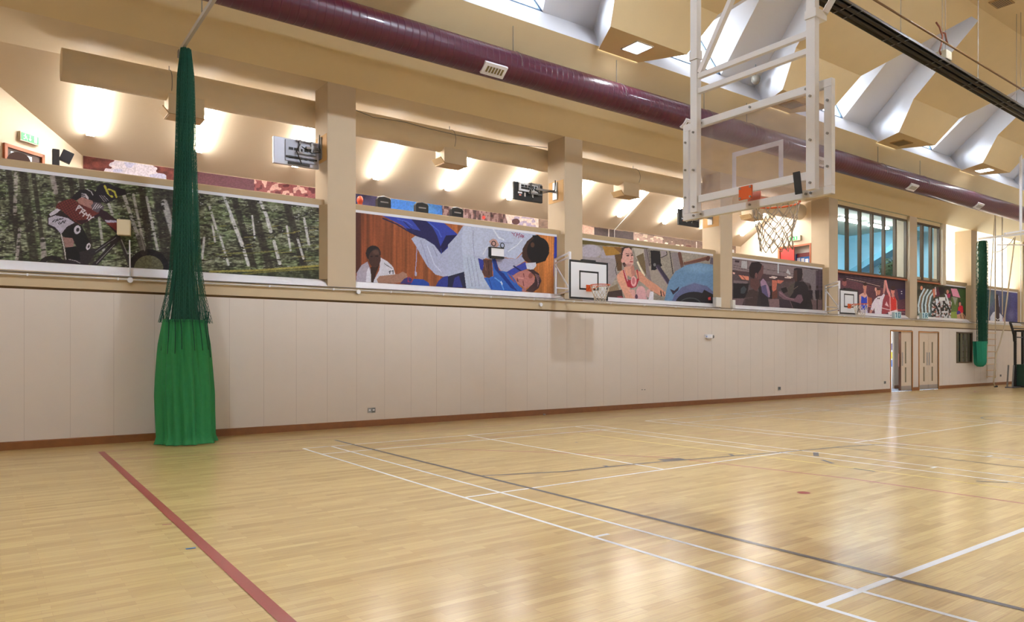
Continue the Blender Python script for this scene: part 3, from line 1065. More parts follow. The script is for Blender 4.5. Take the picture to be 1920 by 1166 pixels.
def divider(c, ztop, zs, zb, s, label, mt_skirt, seed, far=False):
    t = thing('divider_net', label, 'net', (c[0], c[1], zb))
    R = random.Random(seed)
    dz = ztop - zs
    # gathered netting: a pleated core and loose outer cords
    pts = [(0, .36), (.1, .27), (.2, .215), (.36, .18), (.6, .145), (.9, .115), (1, .07)]
    if far: pts = [(0, .19), (.5, .21), (.97, .20), (1, .16)]
    rad = lambda f: np.interp(f, [p[0] for p in pts], [p[1] for p in pts]) * s
    fold_tube(c, zs - .25 * s, ztop, lambda f: rad(f) * .72, lambda f: rad(f) * .72, 9, .012 * s, NETC, 'netting_core', t, rows=30, seed=seed)
    b = MB()
    ns = 30 if far else 92
    for k in range(ns):
        a = 2 * PI * k / ns + R.uniform(-.1, .1)
        q = R.uniform(.78, 1.12)
        ph = R.uniform(0, 6)
        p = []
        m = 22
        for i in range(m + 1):
            f = i / m
            rr = rad(f) * q
            p.append((c[0] + rr * math.cos(a + .15 * math.sin(4 * f + ph)), c[1] + rr * math.sin(a + .15 * math.sin(4 * f + ph)), zs + dz * f))
        b.tube(p, .0035 if not far else .006, 4, cap=False)
    # diamond mesh of the loosest layer
    nd = 26
    lv = 90 if not far else 36
    P = [[None] * nd for _ in range(lv + 1)]
    for i in range(lv + 1):
        f = i / lv
        for k in range(nd):
            a = 2 * PI * (k + (.5 if i % 2 else 0)) / nd
            rr = rad(f) * 1.16
            P[i][k] = (c[0] + rr * math.cos(a), c[1] + rr * math.sin(a), zs + dz * f)
    for i in range(lv):
        for k in range(nd):
            for k2 in ((k, (k + 1) % nd) if i % 2 else (k, (k - 1) % nd)):
                b.tube([P[i][k], P[i + 1][k2]], .0022 if not far else .004, 3, cap=False)
    b.build('netting', NETG, t)
    return t


c = (-1.33, -0.66)
t = divider(c, 6.57, 2.0, 0.0, 1.0, 'tall gathered green divider net with bright green skirt standing on the floor', GREENC, 11)
fold_tube(c, 0.01, 2.05, lambda f: np.interp(f, [0, .05, .4, .8, 1], [.42, .38, .385, .34, .285]), lambda f: np.interp(f, [0, .05, .4, .8, 1], [.42, .38, .38, .33, .28]), 8, .065, GREENC, 'skirt', t, rows=36, seed=4, hem=.0)
b = MB()
for k in range(16):
    a = 2 * PI * k / 16 + rnd.uniform(-.1, .1)
    p = [(c[0] + r_ * math.cos(a + tw), c[1] + r_ * math.sin(a + tw), z) for r_, tw, z in ((.36, 0, 2.2), (.33, .05, 2.0), (.35, .1, 1.85 - .1 * rnd.random()), (.38, .12, 1.6 - .2 * rnd.random()))]
    b.tube(p, .007, 5)
b.build('lacing_cord', NETC, t)
# its ceiling track
a0, a1 = np.array([-1.36, -.42, 6.62]), np.array([-1.36, -22, 6.62])
tr = thing('curtain_track', 'white steel track carrying the near green net across the hall', 'track', a0)
MB().bar(a0, a1, .05, .07).build('rail', mat('dull steel track', (190, 184, 176), .4), tr)
MB().box((-1.40, -.45, 6.5), (-1.33, -.36, 6.62)).build('pulley', GREYM, tr)
for yy in (-1.9, -6, -10, -14, -18):
    zt = 6.83 + .94 * min(-yy, 1.65) if yy > -2 else 10.39
    MB().tube([(-1.36, yy, 6.65), (-1.36, yy, zt)], .008, 5).build('hanger', SOCK, tr)

# far net, with its bag hooked up off the floor
c2 = (30.62, -0.45)
t = divider(c2, 6.30, 1.85, .95, .92, 'far green divider net gathered beside the last column, bottom rolled in a bag', GREENB, 21, far=True)
cb_ = (c2[0] - .22, c2[1])
fold_tube(cb_, .95, 1.97, lambda f: np.interp(f, [0, .1, 1], [.17, .22, .25]), lambda f: np.interp(f, [0, .1, 1], [.17, .22, .25]), 7, .02, GREENB, 'bag', t, rows=14, seed=6)
P = [[(cb_[0] + r_ * math.cos(a), cb_[1] + r_ * math.sin(a), z) for a in np.linspace(0, 2 * PI, 24, endpoint=False)] for r_, z in ((.01, .88), (.12, .89), (.18, .96))]
MB().grid(P, wrap=True).build('bag_bottom', GREENB, t)
tr = thing('curtain_track', 'far white track carrying the second green net', 'track', (30.6, -.3, 6.40))
MB().bar((30.6, -.3, 6.40), (30.6, -12, 6.40), .06, .09).build('rail', WPAINT, tr)
for yy in (-4, -8, -12): MB().tube([(30.6, yy, 6.42), (30.6, yy, 10.39)], .02, 5).build('hanger', WPAINT, tr)


# ------------------------------------------------------------------ doors, glazed viewing room, dark window
def doors():
    fr = mat('door frame ply edge', (190, 132, 74), .5)
    for i, (x0, x1, zt) in enumerate(DOORS):
        b = MB()
        b.box((x0 - .04, -.025, 0), (x0, .2, zt + .04)); b.box((x1, -.025, 0), (x1 + .04, .2, zt + .04)); b.box((x0, -.025, zt), (x1, .2, zt + .04))
        d = b.build('door_%d' % (i + 1), fr, label='wooden frame', **ST)
        del d['label']

        def leaf(xa, xb, flip):
            l = MB()
            # stiles and rails around two vision strips
            lo, hi = (xa + (xb - xa) * .36, xa + (xb - xa) * .50) if flip else (xa + (xb - xa) * .50, xa + (xb - xa) * .64)
            ya, yb_ = .02, .065
            l.box((xa, ya, .03), (lo, yb_, zt)); l.box((hi, ya, .03), (xb, yb_, zt))
            for za, zb in ((.03, .34), (.92, 1.07), (1.92, zt)): l.box((lo, ya, za), (hi, yb_, zb))
            lf = l.build('leaf', DOORP, d)
            for za, zb in ((.34, .92), (1.07, 1.92)):
                MB().box((lo, .035, za), (hi, .045, zb)).build('vision_strip', VISION, lf)
            MB().box((xa + .01, .010, .04), (xb - .01, .02, .2)).build('kick_plate', STEELP, lf)
            px_ = xb - .14 if not flip else xa + .04
            MB().box((px_, .012, .98), (px_ + .10, .02, 1.5)).build('push_plate', STEELP, lf)
            return lf
        m = (x0 + x1) / 2
        if i == 1:
            leaf(x0, m - .004, False); leaf(m + .004, x1, True)
        else:
            leaf(m + .02, x1, True)
            # the other leaf stands open into the corridor
            l = MB(); l.box((m - .02, .02, .03), (m + .018, .10, zt)); lf = l.build('leaf_edge', mat('dark door edge', (100, 60, 36), .5), d)
            MB().box((m - .09, .06, .95), (m - .06, .09, 1.45)).build('pull_handle', mat('pinkish handle', (206, 160, 150), .4), d)
    # bright corridor behind
    b = MB()
    b.box((22.0, 3.2, 0), (28.6, 3.3, 2.6)); b.box((21.9, .2, 0), (22.0, 3.3, 2.6)); b.box((28.6, .2, 0), (28.7, 3.3, 2.6)); b.box((22, .2, 2.6), (28.6, 3.3, 2.7))
    b.build('wall_corridor', mat('white corridor paint', (236, 240, 244), .6), **ST)
    b = MB(); b.poly([(22, 0, 0.001), (28.6, 0, 0.001), (28.6, 3.3, 0.001), (22, 3.3, 0.001)]); b.build('floor_corridor', mat('pale blue grey vinyl', (150, 164, 184), .3), **ST)
    b = MB(); b.box((22.0, 3.17, 0), (28.6, 3.2, .12)); b.build('baseboard_corridor', SOCK, **ST)
    xw = at(1676.5, 700, y=1.2)[0]
    t = thing('ceiling_light', 'small light just inside the open door', 'ceiling light', (24.2, .7, 2.58))
    b = MB(); b.tube([(24.2, .7, 2.53), (24.2, .7, 2.595)], .16, 20); b.build('diffuser', mat('corridor lamp', (255, 255, 255), .5, emit=((250, 252, 255), 130)), t)
    b = MB(); b.box((xw, 1.2, 0), (27.6, 1.28, 2.6)); b.build('wall_lobby_side', DOORP, **ST)
    b = MB(); b.box((xw, 1.18, 0), (27.6, 1.2, .13)); b.build('baseboard_lobby', SKIRT, **ST)
    t = thing('ceiling_light', 'bright round light in the corridor behind the open door', 'ceiling light', (27.4, 2.0, 2.58))
    b = MB(); b.tube([(27.4, 2.0, 2.5), (27.4, 2.0, 2.595)], .28, 20); b.build('diffuser', mat('corridor lamp', (255, 255, 255), .5, emit=((250, 252, 255), 40)), t)
    t = thing('notice_poster', 'blue and yellow notices on the corridor wall behind the open door', 'poster', (28.58, 2.4, 1.0))
    b = MB(); b.box((28.58, 1.8, .8), (28.6, 3.1, 2.0)); nb = b.build('board', mat('board white', (232, 236, 240), .6), t)
    for q in range(5):
        yy = 1.86 + q * .25
        for zz, k in ((.86, 0), (1.22, 1), (1.6, 2)):
            b = MB(); b.box((28.565, yy, zz), (28.58, yy + .2, zz + .3))
            b.build('sheet', [BLUEP, mat('yellow sheet', (226, 214, 60), .6), mat('navy sheet', (40, 48, 88), .6), mat('cyan sheet', (60, 170, 196), .6)][(q * 2 + k) % 4], nb)


doors()


def dark_window():
    x0, x1, z0, z1 = DWIN
    b = MB(); w = .05
    b.box((x0, -.015, z0), (x1, .1, z0 + w)); b.box((x0, -.015, z1 - w), (x1, .1, z1)); b.box((x0, -.015, z0 + w), (x0 + w, .1, z1 - w)); b.box((x1 - w, -.015, z0 + w), (x1, .1, z1 - w))
    fr = b.build('window_20', MULL, **ST)
    b = MB(); b.box((x0 + w, .04, z0 + w), (x1 - w, .05, z1 - w)); b.build('pane', mat('dark reflecting glass', (52, 50, 44), .06, coat=.5), fr)
    b = MB()
    for q in range(4):
        xx = x0 + .12 + q * .36
        b.box((xx, .028, z0 + .06), (xx + .2, .038, z1 - .06))
    b.build('blind', mat('olive vertical blind', (96, 94, 74), .7), fr)


dark_window()


def viewing_room():
    b = MB()
    wx0, wx1, wx2, wx3 = COLS[3][1], COLS[4][0], COLS[4][1], 28.05
    # room shell
    r = MB()
    r.box((wx0 - .1, 4.0, 3.0), (wx3 + .1, 4.1, 7.0)); r.box((wx0 - .13, .7, 3.0), (wx0 - .03, 4.0, 7.0)); r.box((27.95, .36, 3.2), (28.05, 4.0, 7.0))
    r.build('wall_viewing_room', BROOM, **ST)
    r = MB(); r.box((28.05, .36, 3.0), (28.25, YB, 7.0)); r.build('wall_room_divider', CREAM, **ST)
    r = MB(); r.box((wx0 - .13, .36, 3.0), (wx3 + .0, 4.0, 3.2)); r.build('floor_viewing_room', mat('grey carpet', (110, 114, 120), .9), **ST)
    r = MB(); r.box((X1B + .2, 0, ZS), (wx3 + .2, 4.0, ZS + .1)); r.build('ceiling_viewing_room', mat('viewing room ceiling', (206, 208, 190), .8), **ST)
    # diagonal stair soffit seen through the glass
    r = MB(); r.prism([(3.95, 4.7), (.8, 6.35), (.8, 6.6), (3.95, 5.0)], 'x', 27.2, 27.95)
    r.build('trim_1', mat('deeper blue beam', (112, 176, 200), .7), **ST)
    for k in range(3):
        t = thing('tube_light', ['left tube light in the blue viewing room', 'middle tube light in the blue viewing room', 'right tube light in the blue viewing room'][k], 'tube light', (21.3 + k * 2.3, 1.6, 6.7), 'tube lights in the viewing room')
        x = 21.3 + k * 2.3
        MB().box((x - .75, 1.55, 6.74), (x + .75, 1.68, 6.82)).build('housing', WPAINT, t)
        MB().box((x - .74, 1.54, 6.68), (x + .74, 1.69, 6.74)).build('diffuser', mat('cool fluorescent diffuser', (255, 255, 255), .5, emit=((240, 252, 255), 100)), t)
    # silhouette of a large plant and a blue sign
    pc = at(1665, 506, y=1.4)
    t = thing('potted_plant', 'dark bushy plant behind the viewing room glass', 'plant', (pc[0], 1.4, 3.2))
    MB().tube([(pc[0], 1.4, 3.2), (pc[0], 1.4, 3.7)], [.18, .24], 16).build('pot', mat('brown pot', (110, 80, 60), .6), t)
    lf = MB(); R = random.Random(3)
    for k in range(460):
        d = np.array([R.gauss(0, 1), R.gauss(0, 1), R.gauss(0, 1)]); d /= np.linalg.norm(d)
        p = pc + d * np.array([.40, .36, .52]) * R.uniform(.4, 1)
        u = np.cross(d, (R.random(), R.random(), R.random())); u /= np.linalg.norm(u); v = np.cross(d, u)
        lf.poly([p - u * .09, p + v * .035, p + u * .09 + d * .02, p - v * .035])
    lf.build('foliage', mat('dark green leaves', (50, 84, 52), .7), t)
    MB().tube([(pc[0], 1.4, 3.7), (pc[0], 1.4, pc[2])], .03, 6).build('stem', mat('stem brown', (90, 66, 46), .7), t)
    g = at(1633, 511, y=3.98)
    s = MB().box((27.94, 2.6, 4.5), (27.95, 3.3, 4.66)); tag(s.build('wall_sign', BLUEP), 'small blue sign behind the viewing room glass', 'sign')
    # windows with brown mullions
    for k, (xa, xb, n) in enumerate(((wx0, wx1, 6), (wx2, wx3 - .1, 3))):
        z0, z1 = 4.36, 6.70
        f = MB()
        y = .16
        f.box((xa, y - .05, z0), (xb, y + .05, z0 + .06)); f.box((xa, y - .05, z1 - .07), (xb, y + .05, z1))
        for q in range(n + 1):
            xx = xa + (xb - xa) * q / n
            f.box((max(xa, xx - .045), y - .055, z0 + .06), (min(xb, xx + .045), y + .055, z1 - .07))
        fr = f.build('window_%d' % (11 + k), MULL, **ST)
        for q in range(n):
            g = MB(); g.poly([(xa + (xb - xa) * q / n + .045, y, z0 + .06), (xa + (xb - xa) * (q + 1) / n - .045, y, z0 + .06), (xa + (xb - xa) * (q + 1) / n - .045, y, z1 - .07), (xa + (xb - xa) * q / n + .045, y, z1 - .07)])
            g.build('pane', GLASS, fr)
        sb = MB(); sb.box((xa, 0.09, z0 - .05), (xb, .2, z0)); sb.build('sill', WOOD, fr)
        hd = MB(); hd.box((xa, .1, z1), (xb, .3, ZS)); hd.build('head_panel', CEIL, fr)
    b.box((28.05 - .1, .0, 4.3), (28.25, .36, ZS)); b.build('trim_2', CREAM, **ST)


viewing_room()


# ------------------------------------------------------------------ balcony end doors and signs
def running_man(b, c, ux, uz, nrm, s, mi=1):
    """pictogram strokes: running figure, arrow, door"""
    c, ux, uz, nrm = [np.array(q, float) for q in (c, ux, uz, nrm)]

    def st(p, q, w):
        P = c + ux * p[0] * s + uz * p[1] * s + nrm * .004
        Q = c + ux * q[0] * s + uz * q[1] * s + nrm * .004
        d = (Q - P) / np.linalg.norm(Q - P)
        r = np.cross(d, nrm)
        b.obox((P + Q) / 2, r, d, nrm, (w * s / 2, np.linalg.norm(Q - P) / 2 + w * s * .2, .002), mi)
    st((-1.25, .25), (-1.05, -.15), .16); st((-1.05, -.15), (-.8, -.25), .12); st((-.8, -.25), (-.75, -.6), .12)
    st((-1.1, -.15), (-1.35, -.45), .12); st((-1.35, -.45), (-1.6, -.42), .1); st((-1.2, .2), (-.9, .05), .1); st((-1.25, .2), (-1.55, .1), .1); st((-1.2, .45), (-1.14, .52), .22)
    st((-.05, .5), (-.05, -.5), .14); st((-.05, -.5), (-.32, -.2), .12); st((-.05, -.5), (.22, -.2), .12)
    for p, q in (((1, .6), (1, -.6)), ((1.5, .6), (1.5, -.6)), ((1, .6), (1.5, .6)), ((1, 0), (1.5, 0)), ((1.25, .6), (1.25, -.6))): st(p, q, .14)


def balcony_details():
    P0 = np.array([X0B, YB])
    nrm = np.array([OB[1], -OB[0], 0]) * 1.0      # faces the hall
    if nrm[1] > 0: nrm = -nrm
    ux = np.array([-OB[0], -OB[1], 0])
    up = np.array([0, 0, 1.0])

    def ob(u, v):
        n = np.array([OB[1], -OB[0], 0]); d = ray(u, v)
        tt = ((np.array([*P0, 0]) - CAM) @ n) / (d @ n)
        return CAM + tt * d
    # left exit sign
    g = (ob(37, 256) + ob(64, 264)) / 2
    t = thing('exit_sign', 'green exit sign box above the door at the left end of the balcony', 'exit sign', g, 'emergency exit signs')
    MB().obox(g + nrm * .03, ux, nrm, up, (.20, .035, .085)).build('housing', mat('cream plastic', (222, 214, 190), .5), t)
    b = MB(); b.obox(g + nrm * .067, ux, nrm, up, (.185, .003, .07), 0); running_man(b, g + nrm * .072, ux, up, nrm, .09, 1)
    b.build('face', [EXITG, EXITW], t)
    # left door
    A, Bq = ob(4.9, 267.4), ob(80.3, 290.8)
    L = np.linalg.norm((Bq - A)[:2])
    zt = 5.31
    f = MB()
    e = Bq.copy(); e[2] = 0
    s = A.copy(); s[2] = 0
    for q, w in ((e - ux * .03, .03), (s + ux * .03, .03)):
        f.obox(q + nrm * .02 + up * (3.2 + (zt - 3.2) / 2), ux, nrm, up, (w, .03, (zt - 3.2) / 2))
    f.obox((s + e) / 2 + nrm * .02 + up * (zt - .03), ux, nrm, up, (L / 2, .03, .03))
    d = f.build('door_3', WOOD, **ST)
    f = MB(); f.obox((s + e) / 2 + nrm * .008 + up * (3.2 + (zt - 3.26) / 2), ux, nrm, up, (L / 2 - .06, .006, (zt - 3.26) / 2)); lf = f.build('leaf', mat('door dark recess', (70, 44, 36), .5), d)
    f = MB(); f.obox((s + e) / 2 - ux * .06 + nrm * .017 + up * 4.4, ux, nrm, up, (L / 2 - .2, .004, .80)); f.build('glazing', mat('pale blue door glass', (176, 196, 214), .15), lf)
    # dark boxes on the balcony: bags on the parapet / screens of machines
    g = ob(117, 300)
    g = at(117, 300, y=1.6)
    t = thing('fitness_console', 'dark grey two-part console standing up behind the parapet near the left door', 'exercise machine', (g[0], g[1], 3.2))
    MB().tube([(g[0] - .1, g[1], 3.2), (g[0] - .1, g[1], g[2])], .04, 8).build('mast', BLACK, t)
    dk = mat('charcoal plastic', (66, 68, 76), .5)
    MB().obox((g[0] - .1, g[1], g[2] - .02), (1, 0, 0), (0, 1, 0), (0, 0, 1), (.055, .06, .19)).build('screen', dk, t, bevel=.01)
    MB().obox((g[0] + .06, g[1] - .03, g[2] + .06), (.93, 0, -.36), (0, 1, 0), (.36, 0, .93), (.09, .06, .1)).build('screen', dk, t, bevel=.01)
    g = at(35, 300, y=1.3)
    t = thing('fitness_console', 'brown dome-topped console in front of the left balcony door', 'exercise machine', (g[0], g[1], 3.2))
    MB().tube([(g[0], g[1], 3.2), (g[0], g[1], g[2])], .04, 8).build('mast', BLACK, t)
    MB().tube([(g[0], g[1] - .04, g[2] - .04), (g[0], g[1] + .04, g[2] - .04)], .17, 20).build('screen', mat('dull brown shell', (104, 78, 70), .5), t)
    # black exercise machine consoles peeping over the parapet
    for i, (u, v) in enumerate(((718.5, 380), (789.5, 390.5), (855.5, 399.5))):
        g = at(u, v, y=1.9)
        t = thing('fitness_console', ['black console with silver rim behind the parapet, nearest the first column', 'black console with silver rim behind the parapet, the middle of three', 'black console with silver rim behind the parapet, in front of the grey mural'][i],
                  'exercise machine', (g[0], g[1], 3.2), 'exercise consoles behind the parapet')
        b = MB()
        pr_ = [(-.17, -.16), (-.17, .06), (-.14, .10), (0, .125), (.14, .10), (.17, .06), (.17, -.16)]
        b.prism([(g[0] + p[0], g[2] + p[1]) for p in pr_], 'y', g[1] - .06, g[1] + .06); b.build('screen', BLACK, t)
        b = MB(); b.tube([(g[0] + p[0] * 1.03, g[1] - .04, g[2] + p[1] + .012) for p in pr_[1:-1]], .014, 6); b.build('rim', GREYM, t)
        b = MB(); b.bar((g[0] - .1, g[1] - .065, g[2] + .0), (g[0] + .1, g[1] - .065, g[2] + .0), .012, .03); b.build('screen_slot', GREYM, t)
        b = MB(); b.tube([(g[0], g[1], 3.2), (g[0], g[1], g[2] - .1)], .05, 8); b.build('mast', BLACK, t)
    g = at(675, 376, y=1.9)
    t = thing('beacon', 'small orange domed object behind the parapet beside the first column', 'safety beacon', (g[0], g[1], 3.2))
    P = [[(g[0] + r_ * math.cos(a), g[1] + r_ * math.sin(a), g[2] + z) for a in np.linspace(0, 2 * PI, 16, endpoint=False)] for r_, z in ((.055, -.14), (.055, -.04), (.07, -.03), (.07, .03), (.055, .08), (.03, .1), (.001, .105))]
    MB().grid(P, wrap=True).build('dome', mat('salmon orange plastic', (232, 100, 70), .4), t)
    MB().tube([(g[0], g[1], 3.2), (g[0], g[1], g[2] - .14)], .02, 6).build('stem', BLACK, t)
    # right end: red door, notice board, exit sign
    x = X1B
    f = MB()
    f.box((x - .02, 1.90, 3.2), (x + .06, 1.97, 5.34)); f.box((x - .02, .66, 5.28), (x + .06, 1.90, 5.34)); f.box((x - .02, .66, 3.2), (x + .06, .72, 5.28))
    d = f.build('door_4', WOOD, **ST)
    f = MB(); f.box((x + .02, 1.34, 3.2), (x + .06, 1.88, 5.27)); lf = f.build('leaf', REDP, d)
    f = MB(); f.box((x + .012, 1.40, 4.5), (x + .02, 1.78, 4.72)); f.build('notice', PAPER, lf)
    f = MB(); f.box((x + .006, 1.45, 4.53), (x + .012, 1.73, 4.69)); f.build('notice', mat('brown print', (120, 96, 84), .6), lf)
    f = MB(); f.box((x + .35, .72, 3.2), (x + .4, 2.2, 5.6)); f.build('wall_lobby', PANEL, **ST)
    t = thing('notice_board', 'blue notice board with white sheets seen through the red door', 'notice board', (x + .3, 1.0, 4.5))
    f = MB(); f.box((x + .25, .72, 4.2), (x + .345, 1.42, 5.05)); nb = f.build('board', BLUEP, t)
    for q in range(4):
        f = MB(); f.box((x + .24, 1.36 - q * .16, 4.3), (x + .25, 1.24 - q * .16, 4.9 - .03 * q)); f.build('sheet', PAPER, nb)
    f = MB(); f.box((x + .23, .84, 4.92), (x + .25, 1.36, 5.06)); f.build('header', mat('dark maroon header', (110, 36, 40), .6), nb)
    g = np.array([x - .05, 1.24, 5.56])
    t = thing('exit_sign', 'green exit sign above the red door, behind the hoop net', 'exit sign', g, 'emergency exit signs')
    MB().box((x - .10, 1.02, 5.48), (x, 1.44, 5.65)).build('housing', mat('cream plastic', (222, 214, 190), .5), t)
    b = MB(); b.box((x - .105, 1.14, 5.50), (x - .10, 1.43, 5.63)); running_man(b, (x - .108, 1.29, 5.565), (0, -1, 0), (0, 0, 1), (-1, 0, 0), .07, 1); b.build('face', [EXITG, EXITW], t)
    g = at(1535, 478, x=x)
    tag(MB().box((x - .015, .3, 5.14), (x, .38, 5.26)).build('light_switch', PAPER), 'small white switch on the wall right of the red door', 'switch') if False else None
    g = at(1374, 471, y=YB - .05)
    tag(MB().box(g - (.05, .02, .06), g + (.05, .02, .06)).build('light_switch', PAPER), 'small white switch on the balcony back wall beside the third column', 'switch')


balcony_details()


# ------------------------------------------------------------------ televisions on the columns
def television(x0, x1, z0, z1, y, colx, dark, label, arm_z):
    t = thing('television', label, 'television', ((x0 + x1) / 2, y, z0), 'televisions on column brackets')
    back = BLACK if dark else mat('silver television shell', (206, 208, 222), .35, metal=.3)
    MB().box((x0, y - .02, z0), (x1, y + .05, z1)).build('shell', back, t, bevel=.01)
    w, h = x1 - x0, z1 - z0
    inner = mat('silver panel', (170, 172, 184), .4, metal=.3)
    b = MB()
    px0, px1, pz0, pz1 = (x0 + .15 * w, x0 + .85 * w, z0 + .5 * h, z1 - .02) if dark else (x0 + .25 * w, x1 - .06, z0 + .08, z1 - .03)
    b.box((px0, y - .05, pz0), (px1, y - .02, pz1)); pn = b.build('back_cover', WPAINT if dark else inner, t)
    R = random.Random(2)
    for r_ in range(2):
        for c_ in range(5):
            xx = px0 + .06 + c_ * (px1 - px0 - .1) / 5
            zz = pz0 + .05 + r_ * (pz1 - pz0 - .08) / 2
            MB().box((xx, y - .056, zz), (xx + .05 + .05 * R.random(), y - .05, zz + .05)).build('vent_slot', BLACK, pn)
    if dark:
        for xx in (x0 + .35 * w, x0 + .62 * w): MB().box((xx, y - .03, z0 + .22 * h), (xx + .035, y - .02, z0 + .45 * h)).build('label_sticker', WPAINT, t)
        MB().box((x0 + .13 * w, y - .03, z0 + .36 * h), (x0 + .27 * w, y - .02, z0 + .45 * h)).build('label_sticker', WPAINT, t)
        MB().box((x0 + .17 * w, y - .03, z0 + .24 * h), (x0 + .24 * w, y - .02, z0 + .31 * h)).build('label_sticker', mat('pink sticker', (226, 150, 140), .5), t)
    else:
        MB().bar((px0, y - .06, z0 + .3 * h), (px1, y - .06, z0 + .3 * h), .03, .03).build('mount_rail', BLACK, t)
        MB().box((px0 + .05, y - .06, z0 + .02), (x1 - .2, y - .03, z0 + .06)).build('speaker_bar', BLACK, t)
    cx = x0 + .68 * w
    arm = MB()
    arm.bar((cx - .2, y - .08, arm_z + .12), (cx + .2, y - .08, arm_z + .12), .03, .025)
    arm.bar((cx - .2, y - .08, arm_z - .12), (cx + .2, y - .08, arm_z - .12), .03, .025)
    arm.bar((cx - .12, y - .08, arm_z - .14), (cx - .12, y - .08, arm_z + .14), .03, .03, up=(0, 1, 0))
    arm.bar((cx + .12, y - .08, arm_z - .14), (cx + .12, y - .08, arm_z + .14), .03, .03, up=(0, 1, 0))
    arm.bar((cx, y - .09, arm_z), (colx - .03, y - .02, arm_z + .03), .05, .05)
    arm.box((colx - .03, y - .15, arm_z - .18), (colx - .007, y + .02, arm_z + .25))
    arm.build('wall_arm', GREYM, t)
    cb = MB()
    cb.tube([(cx - .1, y - .12, arm_z), (cx + .1, y - .14, arm_z - .1), (cx + .3, y - .12, arm_z - .05), (colx - .05, y - .1, arm_z + .05), (colx - .04, y - .1, arm_z + .3)], .011, 6)
    cb.tube([(cx - .12, y - .1, arm_z + .05), (cx - .2, y - .12, arm_z - .1), (cx - .1, y - .12, z0 + .03)], .011, 6)
    cb.build('cable', BLACK, t)
    b = MB(); b.box((colx - .006, .05, arm_z - .25), (colx - .0005, .62, arm_z + .28))
    b.build('mounting_board', mat('ochre mounting board', (206, 160, 96), .6), t)


television(.47, 1.38, 5.18, 5.70, .42, COLS[0][0], False, 'silver television seen from behind on the first column', 5.55)
television(6.24, 7.12, 5.20, 5.63, .42, COLS[1][0], True, 'black television with white stickers, seen from behind on the second column', 5.50)
television(12.15, 13.05, 5.20, 5.66, .42, COLS[2][0], True, 'black television half hidden by the lower left corner of the backboard', 5.50)

